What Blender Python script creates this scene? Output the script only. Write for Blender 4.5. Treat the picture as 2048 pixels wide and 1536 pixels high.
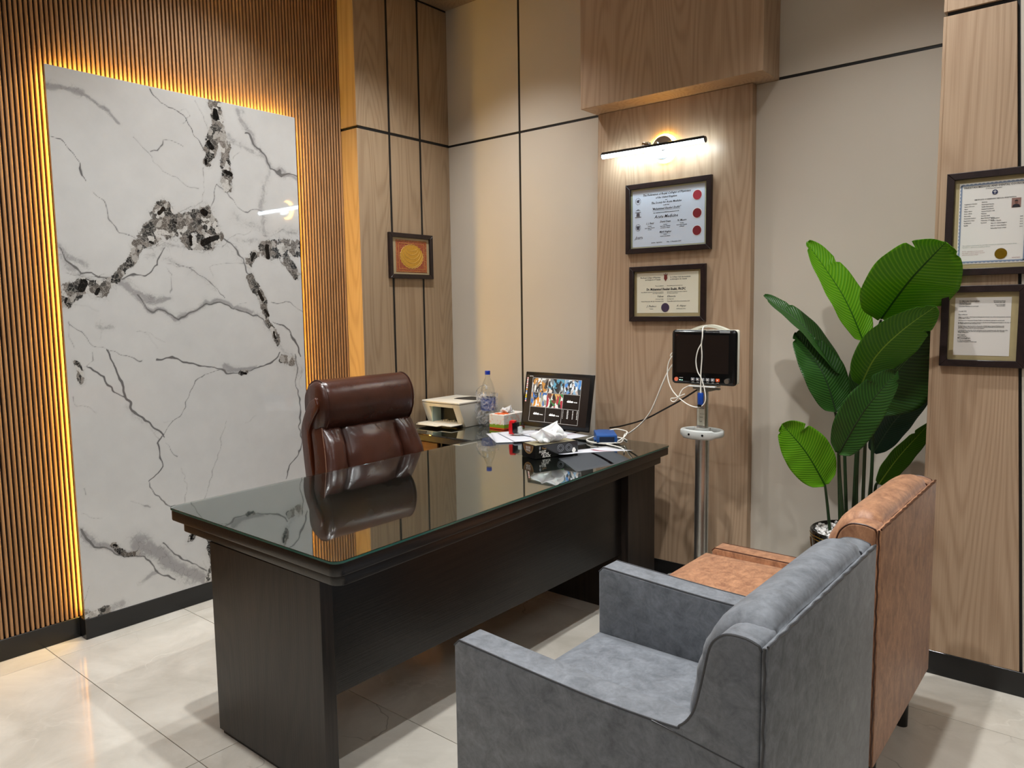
import bpy, bmesh, math, random
import numpy as np
from mathutils import Vector, Matrix
R = math.radians
random.seed(7)
scene = bpy.context.scene
col = scene.collection
for o in list(bpy.data.objects):
    bpy.data.objects.remove(o)

# ------------------------------------------------------------------ camera, light, exposure
CAM_Z = 1.41
cd = bpy.data.cameras.new('camera')
cam = bpy.data.objects.new('camera', cd)
col.objects.link(cam)
scene.camera = cam
cd.sensor_width = 36.0
cd.lens = 1495.9 / 2048 * 36
cd.clip_start = 0.02
yaw, pit, rol = 2.2627, -0.1006, -0.0141
fw = Vector((math.cos(pit) * math.cos(yaw), math.cos(pit) * math.sin(yaw), math.sin(pit)))
rt = Vector((math.sin(yaw), -math.cos(yaw), 0))
upv = rt.cross(fw)
r2 = math.cos(rol) * rt + math.sin(rol) * upv
u2 = -math.sin(rol) * rt + math.cos(rol) * upv
cam.matrix_world = Matrix(((r2.x, u2.x, -fw.x, 0), (r2.y, u2.y, -fw.y, 0), (r2.z, u2.z, -fw.z, CAM_Z), (0, 0, 0, 1)))

vs = scene.view_settings
vs.view_transform = 'Standard'
vs.look = 'None'
vs.gamma = 1
vs.use_curve_mapping = False
vs.exposure = 0.95
scene.cycles.max_bounces = 8
scene.cycles.sample_clamp_indirect = 6
scene.cycles.caustics_reflective = False
scene.cycles.caustics_refractive = False

world = bpy.data.worlds.new('world')
scene.world = world
world.use_nodes = True
world.node_tree.nodes['Background'].inputs[0].default_value = (0.9, 0.92, 1, 1)
world.node_tree.nodes['Background'].inputs[1].default_value = 0.05

CEIL = 3.27
# recessed ceiling downlights, the camera-side ones added as fill: x, y, watts
SPOTS = [(-2.42, 1.12, 78), (-2.95, 1.9, 46), (-0.98, 1.75, 105), (-0.70, 2.55, 62), (-2.7, 2.72, 62), (-1.5, 0.1, 20), (0.9, 0.0, 4), (0.7, 2.0, 8)]
def spot_z(x, y): return 3.235 if x < -2.62 and y > 2.3 else CEIL
for i, (x, y, w) in enumerate(SPOTS):
    ld = bpy.data.lights.new('downlight_lamp', 'SPOT')
    ld.energy = w
    ld.color = (0.985, 1.0, 1.01)
    ld.shadow_soft_size = 0.035
    ld.spot_size = R(112)
    ld.spot_blend = 0.9
    lo = bpy.data.objects.new('downlight_lamp', ld)
    lo.location = (x, y, spot_z(x, y) - 0.014)
    col.objects.link(lo)

# square ceiling panels added for soft fill light, out of view around the camera
FILL_PANELS = [(-1.2, -1.3), (0.9, -1.3), (1.6, 1.2)]
for x, y in FILL_PANELS:
    ld = bpy.data.lights.new('fill_panel_lamp', 'AREA')
    ld.shape = 'SQUARE'; ld.size = .58
    ld.energy = 1.5
    ld.color = (0.96, 0.97, 1.0)
    lo = bpy.data.objects.new('fill_panel_lamp', ld)
    lo.location = (x, y, CEIL - 0.02)
    col.objects.link(lo)

# ------------------------------------------------------------------ helpers
def nt(name):
    m = bpy.data.materials.new(name)
    m.use_nodes = True
    return m, m.node_tree.nodes, m.node_tree.links, m.node_tree.nodes['Principled BSDF']

def rgb(h):
    h = h.lstrip('#')
    c = [int(h[i:i + 2], 16) / 255 for i in (0, 2, 4)]
    return tuple((v / 12.92 if v <= .04045 else ((v + .055) / 1.055) ** 2.4) for v in c) + (1,)

def plain(name, c, rough=.5, metal=0, spec=.5, noise=0, nscale=40, bump=0, coat=0, sheen=0):
    m, N, L, b = nt(name)
    if isinstance(c, str): c = rgb(c)
    b.inputs['Base Color'].default_value = c
    b.inputs['Roughness'].default_value = rough
    b.inputs['Metallic'].default_value = metal
    b.inputs['Specular IOR Level'].default_value = spec
    b.inputs['Coat Weight'].default_value = coat
    b.inputs['Sheen Weight'].default_value = sheen
    tc = N.new('ShaderNodeTexCoord')
    nz = N.new('ShaderNodeTexNoise')
    nz.inputs['Scale'].default_value = nscale
    nz.inputs['Detail'].default_value = 4
    L.new(tc.outputs['Object'], nz.inputs['Vector'])
    if noise:
        cr = N.new('ShaderNodeValToRGB')
        cr.color_ramp.elements[0].position = .3
        cr.color_ramp.elements[1].position = .7
        cr.color_ramp.elements[0].color = tuple(v * (1 - noise) for v in c[:3]) + (1,)
        cr.color_ramp.elements[1].color = tuple(min(1, v * (1 + noise)) for v in c[:3]) + (1,)
        L.new(nz.outputs['Fac'], cr.inputs['Fac'])
        L.new(cr.outputs['Color'], b.inputs['Base Color'])
    if bump:
        bp = N.new('ShaderNodeBump')
        bp.inputs['Strength'].default_value = bump
        bp.inputs['Distance'].default_value = .002
        L.new(nz.outputs['Fac'], bp.inputs['Height'])
        L.new(bp.outputs['Normal'], b.inputs['Normal'])
    return m

def emit(name, c, s):
    m, N, L, b = nt(name)
    if isinstance(c, str): c = rgb(c)
    b.inputs['Base Color'].default_value = c
    b.inputs['Emission Color'].default_value = c
    b.inputs['Emission Strength'].default_value = s
    return m

def mathn(N, L, op, a, b=None, clamp=False):
    n = N.new('ShaderNodeMath')
    n.operation = op
    n.use_clamp = clamp
    for i, v in enumerate((a, b)):
        if v is None: continue
        if isinstance(v, (int, float)): n.inputs[i].default_value = v
        else: L.new(v, n.inputs[i])
    return n.outputs[0]

def mixc(N, L, f, a, b):
    n = N.new('ShaderNodeMix')
    n.data_type = 'RGBA'
    for k, v in ((0, f), (6, a), (7, b)):
        if isinstance(v, (int, float)): n.inputs[k].default_value = v
        elif isinstance(v, tuple): n.inputs[k].default_value = v
        else: L.new(v, n.inputs[k])
    return n.outputs[2]

def wood(name, light, dark, rough=.42, axis='Z', ring=22, contrast=1.0, fine=.35, wscale=3.2, spec=.4, coat=0):
    """veneer: cathedral contours of a stretched noise plus fine pore streaks; pattern varies per object"""
    m, N, L, b = nt(name)
    light, dark = rgb(light), rgb(dark)
    tc = N.new('ShaderNodeTexCoord')
    geo = N.new('ShaderNodeObjectInfo')
    off = N.new('ShaderNodeVectorMath'); off.operation = 'ADD'
    cmb = N.new('ShaderNodeCombineXYZ')
    r1 = mathn(N, L, 'MULTIPLY', geo.outputs['Random'], 37.0)
    for k in range(3): L.new(r1, cmb.inputs[k])
    L.new(tc.outputs['Object'], off.inputs[0])
    L.new(cmb.outputs[0], off.inputs[1])
    sl = {'X': (0.5, wscale, wscale), 'Y': (wscale, 0.5, wscale), 'Z': (wscale, wscale, 0.5)}[axis]
    mp = N.new('ShaderNodeMapping'); mp.inputs['Scale'].default_value = sl
    L.new(off.outputs[0], mp.inputs['Vector'])
    n1 = N.new('ShaderNodeTexNoise'); n1.inputs['Scale'].default_value = 1.0; n1.inputs['Detail'].default_value = 1.5; n1.inputs['Roughness'].default_value = .35
    L.new(mp.outputs[0], n1.inputs['Vector'])
    t = mathn(N, L, 'MULTIPLY', n1.outputs['Fac'], ring * 6.0)
    s = mathn(N, L, 'SINE', t)
    s = mathn(N, L, 'MULTIPLY_ADD', s, .5); N[-1].inputs[2].default_value = .5
    s = mathn(N, L, 'POWER', s, 2.2)
    sf = {'X': (3.0, 260, 260), 'Y': (260, 3.0, 260), 'Z': (260, 260, 3.0)}[axis]
    mp2 = N.new('ShaderNodeMapping'); mp2.inputs['Scale'].default_value = sf
    L.new(off.outputs[0], mp2.inputs['Vector'])
    n2 = N.new('ShaderNodeTexNoise'); n2.inputs['Scale'].default_value = 1.0; n2.inputs['Detail'].default_value = 3
    L.new(mp2.outputs[0], n2.inputs['Vector'])
    f2 = mathn(N, L, 'MULTIPLY_ADD', n2.outputs['Fac'], 3.0, True); N[-1].inputs[2].default_value = -1.0
    sm = {'X': (.8, 9, 9), 'Y': (9, .8, 9), 'Z': (9, 9, .8)}[axis]
    mp3 = N.new('ShaderNodeMapping'); mp3.inputs['Scale'].default_value = sm
    L.new(off.outputs[0], mp3.inputs['Vector'])
    n3 = N.new('ShaderNodeTexNoise'); n3.inputs['Scale'].default_value = 1.0; n3.inputs['Detail'].default_value = 3
    L.new(mp3.outputs[0], n3.inputs['Vector'])
    a = mathn(N, L, 'MULTIPLY', s, .42 * contrast)
    bb = mathn(N, L, 'MULTIPLY', f2, fine * contrast)
    cc = mathn(N, L, 'MULTIPLY', n3.outputs['Fac'], .22 * contrast)
    f = mathn(N, L, 'ADD', mathn(N, L, 'ADD', a, bb), cc, True)
    c = mixc(N, L, f, light, dark)
    L.new(c, b.inputs['Base Color'])
    b.inputs['Roughness'].default_value = rough
    b.inputs['Specular IOR Level'].default_value = spec
    b.inputs['Coat Weight'].default_value = coat
    b.inputs['Coat Roughness'].default_value = .1
    bp = N.new('ShaderNodeBump'); bp.inputs['Strength'].default_value = .12; bp.inputs['Distance'].default_value = .001
    L.new(f2, bp.inputs['Height']); L.new(bp.outputs['Normal'], b.inputs['Normal'])
    return m

def clear_mat(name, tint=(1, 1, 1, 1), base=.04, power=4.0, rough=.02, edge=.9):
    """thin clear sheet: transparent with a symmetric grazing reflection"""
    m, N, L, b = nt(name)
    N.remove(b)
    tr = N.new('ShaderNodeBsdfTransparent'); tr.inputs[0].default_value = tint
    gl = N.new('ShaderNodeBsdfGlossy'); gl.inputs['Roughness'].default_value = rough
    lw = N.new('ShaderNodeLayerWeight'); lw.inputs['Blend'].default_value = .5
    p = mathn(N, L, 'POWER', lw.outputs['Facing'], power)
    f = mathn(N, L, 'MULTIPLY_ADD', p, edge, True); N[-1].inputs[2].default_value = base
    mx = N.new('ShaderNodeMixShader')
    L.new(f, mx.inputs[0]); L.new(tr.outputs[0], mx.inputs[1]); L.new(gl.outputs[0], mx.inputs[2])
    L.new(mx.outputs[0], N['Material Output'].inputs[0])
    return m

class MB:
    """collects shapes and links them as ONE mesh object"""
    def __init__(s): s.bm = bmesh.new()
    def box(s, x0, x1, y0, y1, z0, z1, bev=0, seg=2, M=None):
        r = bmesh.ops.create_cube(s.bm, size=1)
        v = r['verts']
        for k in v:
            k.co = Vector(((x0 + x1) / 2 + k.co.x * (x1 - x0), (y0 + y1) / 2 + k.co.y * (y1 - y0), (z0 + z1) / 2 + k.co.z * (z1 - z0)))
        if bev:
            e = list({e for k in v for e in k.link_edges})
            rr = bmesh.ops.bevel(s.bm, geom=e, offset=bev, segments=seg, affect='EDGES', profile=.5)
            v = list({q for f in rr['faces'] for q in f.verts} | set(q for q in v if q.is_valid))
        if M is not None:
            for k in v: k.co = M @ k.co
        return s
    def cyl(s, p, q, r0, r1=None, n=20, cap=True):
        if r1 is None: r1 = r0
        p, q = Vector(p), Vector(q)
        d = (q - p); h = d.length
        rot = d.to_track_quat('Z', 'Y').to_matrix().to_4x4()
        M = Matrix.Translation((p + q) / 2) @ rot
        bmesh.ops.create_cone(s.bm, cap_ends=cap, segments=n, radius1=r0, radius2=r1, depth=h, matrix=M)
        return s
    def sph(s, c, r, sx=1, sy=1, sz=1, n=16, M=None):
        m = Matrix.Translation(c) @ (M or Matrix()) @ Matrix.Diagonal((sx, sy, sz, 1))
        bmesh.ops.create_uvsphere(s.bm, u_segments=n, v_segments=max(6, n // 2), radius=r, matrix=m)
        return s
    def tube(s, pts, r, n=8, cap=True, closed=False):
        pts = [Vector(p) for p in pts]
        rs = r if isinstance(r, (list, tuple)) else [r] * len(pts)
        rings = []
        ref = Vector((0.31, 0.17, 0.93)).normalized()
        for i, p in enumerate(pts):
            if closed: t = pts[(i + 1) % len(pts)] - pts[i - 1]
            else: t = pts[min(i + 1, len(pts) - 1)] - pts[max(i - 1, 0)]
            t.normalize()
            a = ref - t * ref.dot(t)
            if a.length < 1e-3: a = Vector((1, 0, 0)) - t * t.x
            a.normalize(); ref = a
            b = t.cross(a)
            rings.append([s.bm.verts.new(p + (a * math.cos(k * 2 * math.pi / n) + b * math.sin(k * 2 * math.pi / n)) * rs[i]) for k in range(n)])
        m = len(rings)
        for i in range(m if closed else m - 1):
            A, B = rings[i], rings[(i + 1) % m]
            for k in range(n):
                s.bm.faces.new((A[k], A[(k + 1) % n], B[(k + 1) % n], B[k]))
        if cap and not closed:
            s.bm.faces.new(rings[0][::-1]); s.bm.faces.new(rings[-1])
        return s
    def prism(s, poly, vec, bev=0, seg=2):
        """poly: list of 3D points (planar), extruded by vec"""
        vec = Vector(vec)
        a = [s.bm.verts.new(Vector(p)) for p in poly]
        b = [s.bm.verts.new(Vector(p) + vec) for p in poly]
        n = len(a)
        f = [s.bm.faces.new(a), s.bm.faces.new(b[::-1])]
        for k in range(n): f.append(s.bm.faces.new((a[k], b[k], b[(k + 1) % n], a[(k + 1) % n])))
        bmesh.ops.recalc_face_normals(s.bm, faces=f)
        if bev:
            e = set(f[0].edges) | set(f[1].edges)
            bmesh.ops.bevel(s.bm, geom=list(e), offset=bev, segments=seg, affect='EDGES', profile=.5)
        return s
    def loft(s, rings, closed=True, cap=True):
        R_ = [[s.bm.verts.new(Vector(p)) for p in ring] for ring in rings]
        n = len(R_[0])
        for i in range(len(R_) - 1):
            for k in range(n if closed else n - 1):
                s.bm.faces.new((R_[i][k], R_[i][(k + 1) % n], R_[i + 1][(k + 1) % n], R_[i + 1][k]))
        if cap and closed:
            s.bm.faces.new(R_[0][::-1]); s.bm.faces.new(R_[-1])
        return s
    def lathe(s, c, prof, n=32, cap=True):
        c = Vector(c)
        return s.loft([[c + Vector((r * math.cos(k * 2 * math.pi / n), r * math.sin(k * 2 * math.pi / n), z)) for k in range(n)] for r, z in prof], True, cap)
    def quad(s, a, b, c, d):
        s.bm.faces.new([s.bm.verts.new(Vector(p)) for p in (a, b, c, d)]); return s
    def mesh(s, name, mats, smooth=35, recalc=True):
        if recalc: bmesh.ops.recalc_face_normals(s.bm, faces=s.bm.faces[:])
        me = bpy.data.meshes.new(name)
        s.bm.to_mesh(me); s.bm.free()
        for m in (mats if isinstance(mats, (list, tuple)) else [mats]): me.materials.append(m)
        if smooth:
            me.shade_smooth()
            try: me.set_sharp_from_angle(angle=R(smooth))
            except Exception: pass
        return me
    def build(s, name, mats, parent=None, smooth=35, origin=None, recalc=True):
        """origin: shift the mesh so that the object's own origin sits at that point (in parent space)"""
        if origin is not None:
            o3 = Vector(origin)
            for v in s.bm.verts: v.co -= o3
        me = s.mesh(name, mats, smooth, recalc)
        o = bpy.data.objects.new(name, me)
        col.objects.link(o)
        if origin is not None: o.location = Vector(origin)
        if parent is not None: o.parent = parent
        return o

def thing(name, label, cat, loc=(0, 0, 0), rz=0, group=None):
    o = bpy.data.objects.new(name, None)
    o.empty_display_size = .1
    col.objects.link(o)
    o.location = loc
    o.rotation_euler = (0, 0, rz)
    o['label'] = label; o['category'] = cat
    if group: o['group'] = group
    return o

def tag(o, label, cat, group=None):
    o['label'] = label; o['category'] = cat
    if group: o['group'] = group
    return o

def struct(o):
    o['kind'] = 'structure'
    return o

def copies(me, name, parent, locs):
    out = []
    for p in locs:
        o = bpy.data.objects.new(name, me)
        o.location = p
        o.parent = parent
        col.objects.link(o)
        out.append(o)
    return out

def smooth_path(pts, n=8, closed=False):
    """Catmull-Rom through points"""
    P = [Vector(p) for p in pts]
    out = []
    m = len(P)
    for i in range(m if closed else m - 1):
        if closed: a, b, c, d = P[i - 1], P[i], P[(i + 1) % m], P[(i + 2) % m]
        else: a, b, c, d = P[max(i - 1, 0)], P[i], P[i + 1], P[min(i + 2, m - 1)]
        for k in range(n):
            t = k / n
            out.append(.5 * ((2 * b) + (c - a) * t + (2 * a - 5 * b + 4 * c - d) * t * t + (3 * b - a - 3 * c + d) * t ** 3))
    if not closed: out.append(P[-1])
    return out

def text_mesh(lines, name, mat, parent, M, ext=0.0):
    """lines: (string, x, y, size, align, shear, bold, wscale); one mesh part; M maps the sheet plane to the world"""
    bm = bmesh.new()
    for ln in lines:
        st, x, y, sz, al, sh, bd, wsx = (list(ln) + ['CENTER', 0, 0, 1])[:8] if len(ln) == 4 else (list(ln) + [0, 0, 1])[:8] if len(ln) == 5 else (list(ln) + [0, 1])[:8] if len(ln) == 6 else (list(ln) + [1])[:8]
        cu = bpy.data.curves.new('t', 'FONT')
        cu.body = st; cu.size = sz; cu.align_x = al; cu.shear = sh; cu.offset = bd; cu.resolution_u = 1
        cu.space_word = 1.0
        o = bpy.data.objects.new('t', cu)
        col.objects.link(o)
        dg = bpy.context.evaluated_depsgraph_get()
        me = bpy.data.meshes.new_from_object(o.evaluated_get(dg))
        b2 = bmesh.new(); b2.from_mesh(me)
        for v in b2.verts: v.co = M @ Vector((x + v.co.x * wsx, y + v.co.y, 0))
        me2 = bpy.data.meshes.new('t'); b2.to_mesh(me2); b2.free()
        bm.from_mesh(me2)
        bpy.data.objects.remove(o); bpy.data.curves.remove(cu); bpy.data.meshes.remove(me); bpy.data.meshes.remove(me2)
    me = bpy.data.meshes.new(name)
    bm.to_mesh(me); bm.free()
    me.materials.append(mat)
    o = bpy.data.objects.new(name, me)
    col.objects.link(o)
    if parent is not None: o.parent = parent
    o['kind'] = 'stuff'
    return o

# ------------------------------------------------------------------ materials
OAK = wood('oak_veneer', '#b79d82', '#8b6d53', contrast=.72, ring=26, wscale=4.5)
OAKW = wood('oak_veneer_side_wall', '#ab9478', '#7d644b', contrast=.72, ring=24, wscale=5.5)
SLATW = wood('slat_wood', '#b08a66', '#8a6544', contrast=.8, fine=.5, rough=.45, spec=.35)
DARKW = wood('wenge_wood', '#2b221d', '#120d0b', contrast=1.0, fine=.6, rough=.38, spec=.45)
DARKWX = wood('wenge_wood_along_desk', '#1d1714', '#0c0908', axis='Y', contrast=1.0, fine=.6, rough=.3, spec=.5)
BEIGE = plain('beige_laminate', '#c6bdaf', .38, spec=.4, noise=.02, nscale=3)
BLACKGAP = plain('black_joint', '#0d0d0e', .5)
BASEB = plain('black_baseboard', '#141415', .22, spec=.5)
CEILW = plain('white_ceiling', '#d8d2c8', .8)
WALLF = plain('painted_wall', '#8f8577', .7)
DARKBACK = plain('slat_backing', '#24170e', .7)
BLACKF = wood('black_frame_wood', '#2a1d1c', '#140d0d', contrast=.8, rough=.35)
MATB = plain('tan_mount_board', '#a8986f', .6, noise=.03)
WHITEP = plain('white_paper', '#e8e6e2', .55)
GLASSP = clear_mat('picture_glass', base=.02, edge=.5)
INKS = None
CHROME = plain('chrome', '#d8dadc', .08, metal=1)
ALU = plain('brushed_aluminium', '#c0bfbb', .33, metal=1, noise=.03, nscale=90)
BLKPL = plain('black_plastic', '#0b0c0e', .25)
WHPL = plain('white_plastic', '#dedfda', .35)
INK = plain('black_ink', '#1c1c22', .6)

# ------------------------------------------------------------------ room shell
XS, XM, XO = -3.4931, -3.4336, -3.3576      # slat face, marble face, oak face of the left wall
YB, YC, YR = 3.4641, 3.4182, 3.1151         # beige wall, middle pilaster, right pilaster
ZL, ZB = 2.4227, 0.0916
XMAX, YMIN = 2.6, -2.4
YO = 2.7386

# floor tiles
def floor_mat():
    m, N, L, b = nt('beige_marble_tile')
    tc = N.new('ShaderNodeTexCoord'); oi = N.new('ShaderNodeObjectInfo')
    cmb = N.new('ShaderNodeCombineXYZ'); r1 = mathn(N, L, 'MULTIPLY', oi.outputs['Random'], 50.0)
    L.new(r1, cmb.inputs[0]); L.new(r1, cmb.inputs[1]); L.new(r1, cmb.inputs[2])
    off = N.new('ShaderNodeVectorMath'); off.operation = 'ADD'
    L.new(tc.outputs['Object'], off.inputs[0]); L.new(cmb.outputs[0], off.inputs[1])
    n1 = N.new('ShaderNodeTexNoise'); n1.inputs['Scale'].default_value = 3.5; n1.inputs['Detail'].default_value = 7; n1.inputs['Roughness'].default_value = .62; n1.inputs['Distortion'].default_value = .6
    L.new(off.outputs[0], n1.inputs['Vector'])
    cr = N.new('ShaderNodeValToRGB')
    cr.color_ramp.elements[0].position = .3; cr.color_ramp.elements[0].color = rgb('#c0b9ac')
    cr.color_ramp.elements[1].position = .68; cr.color_ramp.elements[1].color = rgb('#dad4c8')
    L.new(n1.outputs['Fac'], cr.inputs['Fac'])
    # thin veins: zero crossings of a distorted noise, only in places
    def vein(scale, width, seed):
        mp = N.new('ShaderNodeMapping'); mp.inputs['Location'].default_value = (seed, seed * 2, 0); L.new(off.outputs[0], mp.inputs['Vector'])
        n = N.new('ShaderNodeTexNoise'); n.inputs['Scale'].default_value = scale; n.inputs['Detail'].default_value = 4; n.inputs['Roughness'].default_value = .5
        L.new(mp.outputs[0], n.inputs['Vector'])
        d = mathn(N, L, 'ABSOLUTE', mathn(N, L, 'SUBTRACT', n.outputs['Fac'], .5))
        v = mathn(N, L, 'SUBTRACT', 1.0, mathn(N, L, 'DIVIDE', d, width), True)
        k = N.new('ShaderNodeTexNoise'); k.inputs['Scale'].default_value = 2.2; L.new(mp.outputs[0], k.inputs['Vector'])
        msk = mathn(N, L, 'MULTIPLY_ADD', k.outputs['Fac'], 9.0, True); N[-1].inputs[2].default_value = -4.9
        return mathn(N, L, 'MULTIPLY', v, msk, True)
    c1 = mixc(N, L, mathn(N, L, 'MULTIPLY', vein(1.7, .004, 3), .55), cr.outputs['Color'], rgb('#6d675d'))
    c2 = mixc(N, L, mathn(N, L, 'MULTIPLY', vein(2.6, .008, 11), .6), c1, rgb('#ddd8cc'))
    L.new(c2, b.inputs['Base Color'])
    b.inputs['Roughness'].default_value = .09
    b.inputs['Specular IOR Level'].default_value = .5
    return m
FLOORM = floor_mat()
GROUT = plain('grey_grout', '#8d8576', .8)
fb = MB(); fb.box(XS - .1, XMAX + .1, YMIN - .1, YB + .1, -.06, -.0035)
floor = struct(fb.build('floor', GROUT))
TX, TY = 1.152, .5757
x0s = [-2.2 + TX * k for k in range(-2, 5)]
y0s = [1.078 + TY * k for k in range(-7, 5)]
g = .0012
for i, x in enumerate(x0s):
    for j, y in enumerate(y0s):
        xa, xb = max(x + g, XS - .02), min(x + TX - g, XMAX)
        ya, yb_ = max(y + g, YMIN), min(y + TY - g, YB)
        if xb - xa < .02 or yb_ - ya < .02: continue
        t = MB(); t.box(xa, xb, ya, yb_, -.0035, 0, bev=.0006, seg=1)
        t.build('tile', FLOORM, floor, smooth=0, origin=((xa + xb) / 2, (ya + yb_) / 2, 0))

# ceiling with an oak soffit in the corner of the desk
cb = MB(); cb.box(XS - .1, XMAX + .1, YMIN - .1, YB + .1, CEIL, CEIL + .06)
ceiling = struct(cb.build('ceiling', CEILW))
ZSOF = 3.235
sb = MB(); sb.box(XS, -2.62, 2.3, YB + .02, ZSOF, CEIL, bev=.002)
sb.build('soffit', OAKW, ceiling, origin=(-2.9, 2.9, ZSOF))
DL = emit('downlight_diffuser', (1, .93, .82, 1), 18)
trim = MB(); trim.lathe((0, 0, 0), [(.052, 0), (.052, -.006), (.036, -.008), (.034, -.002)], 24, cap=False)
trim_me = trim.mesh('downlight', WHPL)
dsk = MB(); dsk.cyl((0, 0, -.001), (0, 0, -.003), .034); dsk_me = dsk.mesh('diffuser', DL)
for x, y, w in SPOTS:
    d = copies(trim_me, 'downlight', ceiling, [(x, y, spot_z(x, y))])[0]
    copies(dsk_me, 'diffuser', d, [(0, 0, 0)])
PLM = emit('fill_panel_diffuser', (.96, .97, 1, 1), 5)  # glowing face of the added fill panels
for x, y in FILL_PANELS:
    b = MB(); b.box(x - .31, x + .31, y - .31, y + .31, CEIL - .012, CEIL, bev=.002); q = b.build('fill_panel', WHPL, ceiling)
    b = MB(); b.box(x - .295, x + .295, y - .295, y + .295, CEIL - .014, CEIL - .012); b.build('diffuser', PLM, q)

# left wall: dark backing, slats, oak boards; built where they stand
wb = MB(); wb.box(XS - .12, XS - .018, YMIN - .1, YB + .1, 0, CEIL)
wall_left = struct(wb.build('wall_left', DARKBACK))
PITCH = .0188
sm_ = MB(); sm_.box(-.0185, 0, -.0052, .0052, ZB, CEIL, bev=.002, seg=2)
slat_me = sm_.mesh('slat', SLATW)
nsl = int((YO - YMIN) / PITCH)
ys = [YO - .008 - PITCH * k for k in range(nsl)]
near = [y for y in ys if y > .35]
copies(slat_me, 'slat', wall_left, [(XS, y, 0) for y in near])
far = MB()
for y in ys:
    if y <= .35: far.box(XS - .0185, XS, y - .0058, y + .0058, ZB, CEIL)
fo = far.build('slats_behind_camera', SLATW, wall_left, smooth=0); fo['kind'] = 'stuff'
# boxed-out oak boards
bb = MB(); bb.box(XS - .02, XO - .003, YO + .011, YB, ZB, ZSOF); bb.build('backing', BLACKGAP, wall_left, smooth=0)
G = .016
yv = [YO, 2.976, 3.218, YB]
for zi, (za, zb_) in enumerate(((ZB, ZL - G / 2), (ZL + G / 2, ZSOF - .012))):
    r = MB(); r.box(XS - .016, XO - .0005, YO, YO + .011, za, zb_, bev=.0008, seg=1)
    r.build('return_board', OAKW, wall_left, origin=(XS, YO, za))
    for k in range(3):
        ya = yv[k] + (G / 2 if k else .0115); yb_ = yv[k + 1] - (G / 2 if k < 2 else 0)
        if k == 0: ya = YO + .0005
        p = MB(); p.box(XO - .0029, XO, ya, yb_, za, zb_, bev=.0008, seg=1)
        p.build('oak_board', OAKW, wall_left, origin=(XO, (ya + yb_) / 2, za))

# back wall: black backing, beige boards, oak pilasters
wb = MB(); wb.box(XS - .1, XMAX + .1, YB + .003, YB + .12, 0, CEIL)
wall_back = struct(wb.build('wall_back', BLACKGAP))
def board(x0, x1, z0, z1, y, mat, name='beige_board', parent=None, th=.0029):
    p = MB(); p.box(x0, x1, y, y + th, z0, z1, bev=.001, seg=1)
    return p.build(name, mat, parent or wall_back, origin=((x0 + x1) / 2, y, z0))
XG = -2.787
for za, zb_ in ((ZB, ZL - .007), (ZL + .006, CEIL)):
    board(XO - .02, XG - .007, za, zb_, YB, BEIGE)
    board(XG + .007, -2.16, za, zb_, YB, BEIGE)
    board(-1.45, -.40, za, zb_, YB, BEIGE)
# middle oak pilaster (its left edge leans a little, as in the photograph)
p = MB()
p.prism([(-2.252, YC, ZB), (-1.376, YC, ZB), (-1.386, YC, ZL - .008), (-2.219, YC, ZL - .008)], (0, .06, 0), bev=.001, seg=1)
pil = p.build('oak_pilaster', OAK, wall_back, origin=(-1.8, YC, ZB))
p = MB(); p.box(-2.214, -1.392, YC + .006, YB + .01, ZL - .008, ZL + .03); p.build('black_joint', BLACKGAP, wall_back)
# upper oak box on it
p = MB(); p.box(-2.232, -1.284, 3.275, YB + .01, ZL - .006, CEIL, bev=.0015, seg=1)
p.build('oak_box', OAK, wall_back, origin=(-1.76, 3.275, ZL))
# right oak pilaster
xr = -.5611
p = MB(); p.box(xr, XMAX, YR + .012, YB + .01, 0, CEIL); p.build('pilaster_core', BLACKGAP, wall_back)
for za, zb_ in ((ZB, ZL - .008), (ZL + .008, CEIL)):
    p = MB(); p.prism([(xr, YR, za), (-.245 if za < 1 else -.36, YR, za), (-.355 if za < 1 else -.39, YR, zb_), (xr, YR, zb_)], (0, .0125, 0), bev=.001, seg=1)
    p.build('oak_board', OAK, wall_back, origin=(xr, YR, za))
    p = MB(); p.prism([(-.235 if za < 1 else -.35, YR, za), (.62, YR, za), (.62, YR, zb_), (-.345 if za < 1 else -.38, YR, zb_)], (0, .0125, 0), bev=.001, seg=1)
    p.build('beige_board', BEIGE, wall_back, origin=(-.2, YR, za))
    board(.63, XMAX, za, zb_, YR, BEIGE)
    p = MB(); p.box(xr - .011, xr - .0002, YR, YB + .005, za, zb_, bev=.001, seg=1)
    p.build('return_board', OAK, wall_back, origin=(xr, YR + .1, za))

# rest of the room, behind and right of the camera
wr = MB(); wr.box(XMAX, XMAX + .1, YMIN - .1, YB + .1, 0, CEIL); struct(wr.build('wall_right', WALLF))
wf = MB(); wf.box(XS - .1, XMAX + .1, YMIN - .1, YMIN, 0, CEIL); struct(wf.build('wall_front', WALLF))

# baseboards
bl = MB()
bl.box(XS - .02, XS, YMIN, 1.2191, 0, ZB - .001, bev=.0015, seg=1)
bl.box(XS - .02, XM + .0002, 1.2191, 2.393, 0, ZB - .001, bev=.002, seg=1)
bl.box(XS - .02, XS, 2.393, YO, 0, ZB - .001, bev=.0015, seg=1)
bl.box(XO - .012, XO, YO, YB, 0, ZB - .001, bev=.0015, seg=1)
bl.box(XS, XO - .012, YO, YO + .01, 0, ZB - .001)
struct(bl.build('baseboard_left', BASEB))
br = MB()
br.box(XO, -2.252, YB - .001, YB + .012, 0, ZB - .001)
br.box(-2.252, -1.376, YC - .0005, YB, 0, ZB - .001, bev=.001, seg=1)
br.box(-1.376, xr, YB - .001, YB + .012, 0, ZB - .001)
br.box(xr - .011, XMAX, YR - .001, YR + .012, 0, ZB - .001, bev=.001, seg=1)
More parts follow.
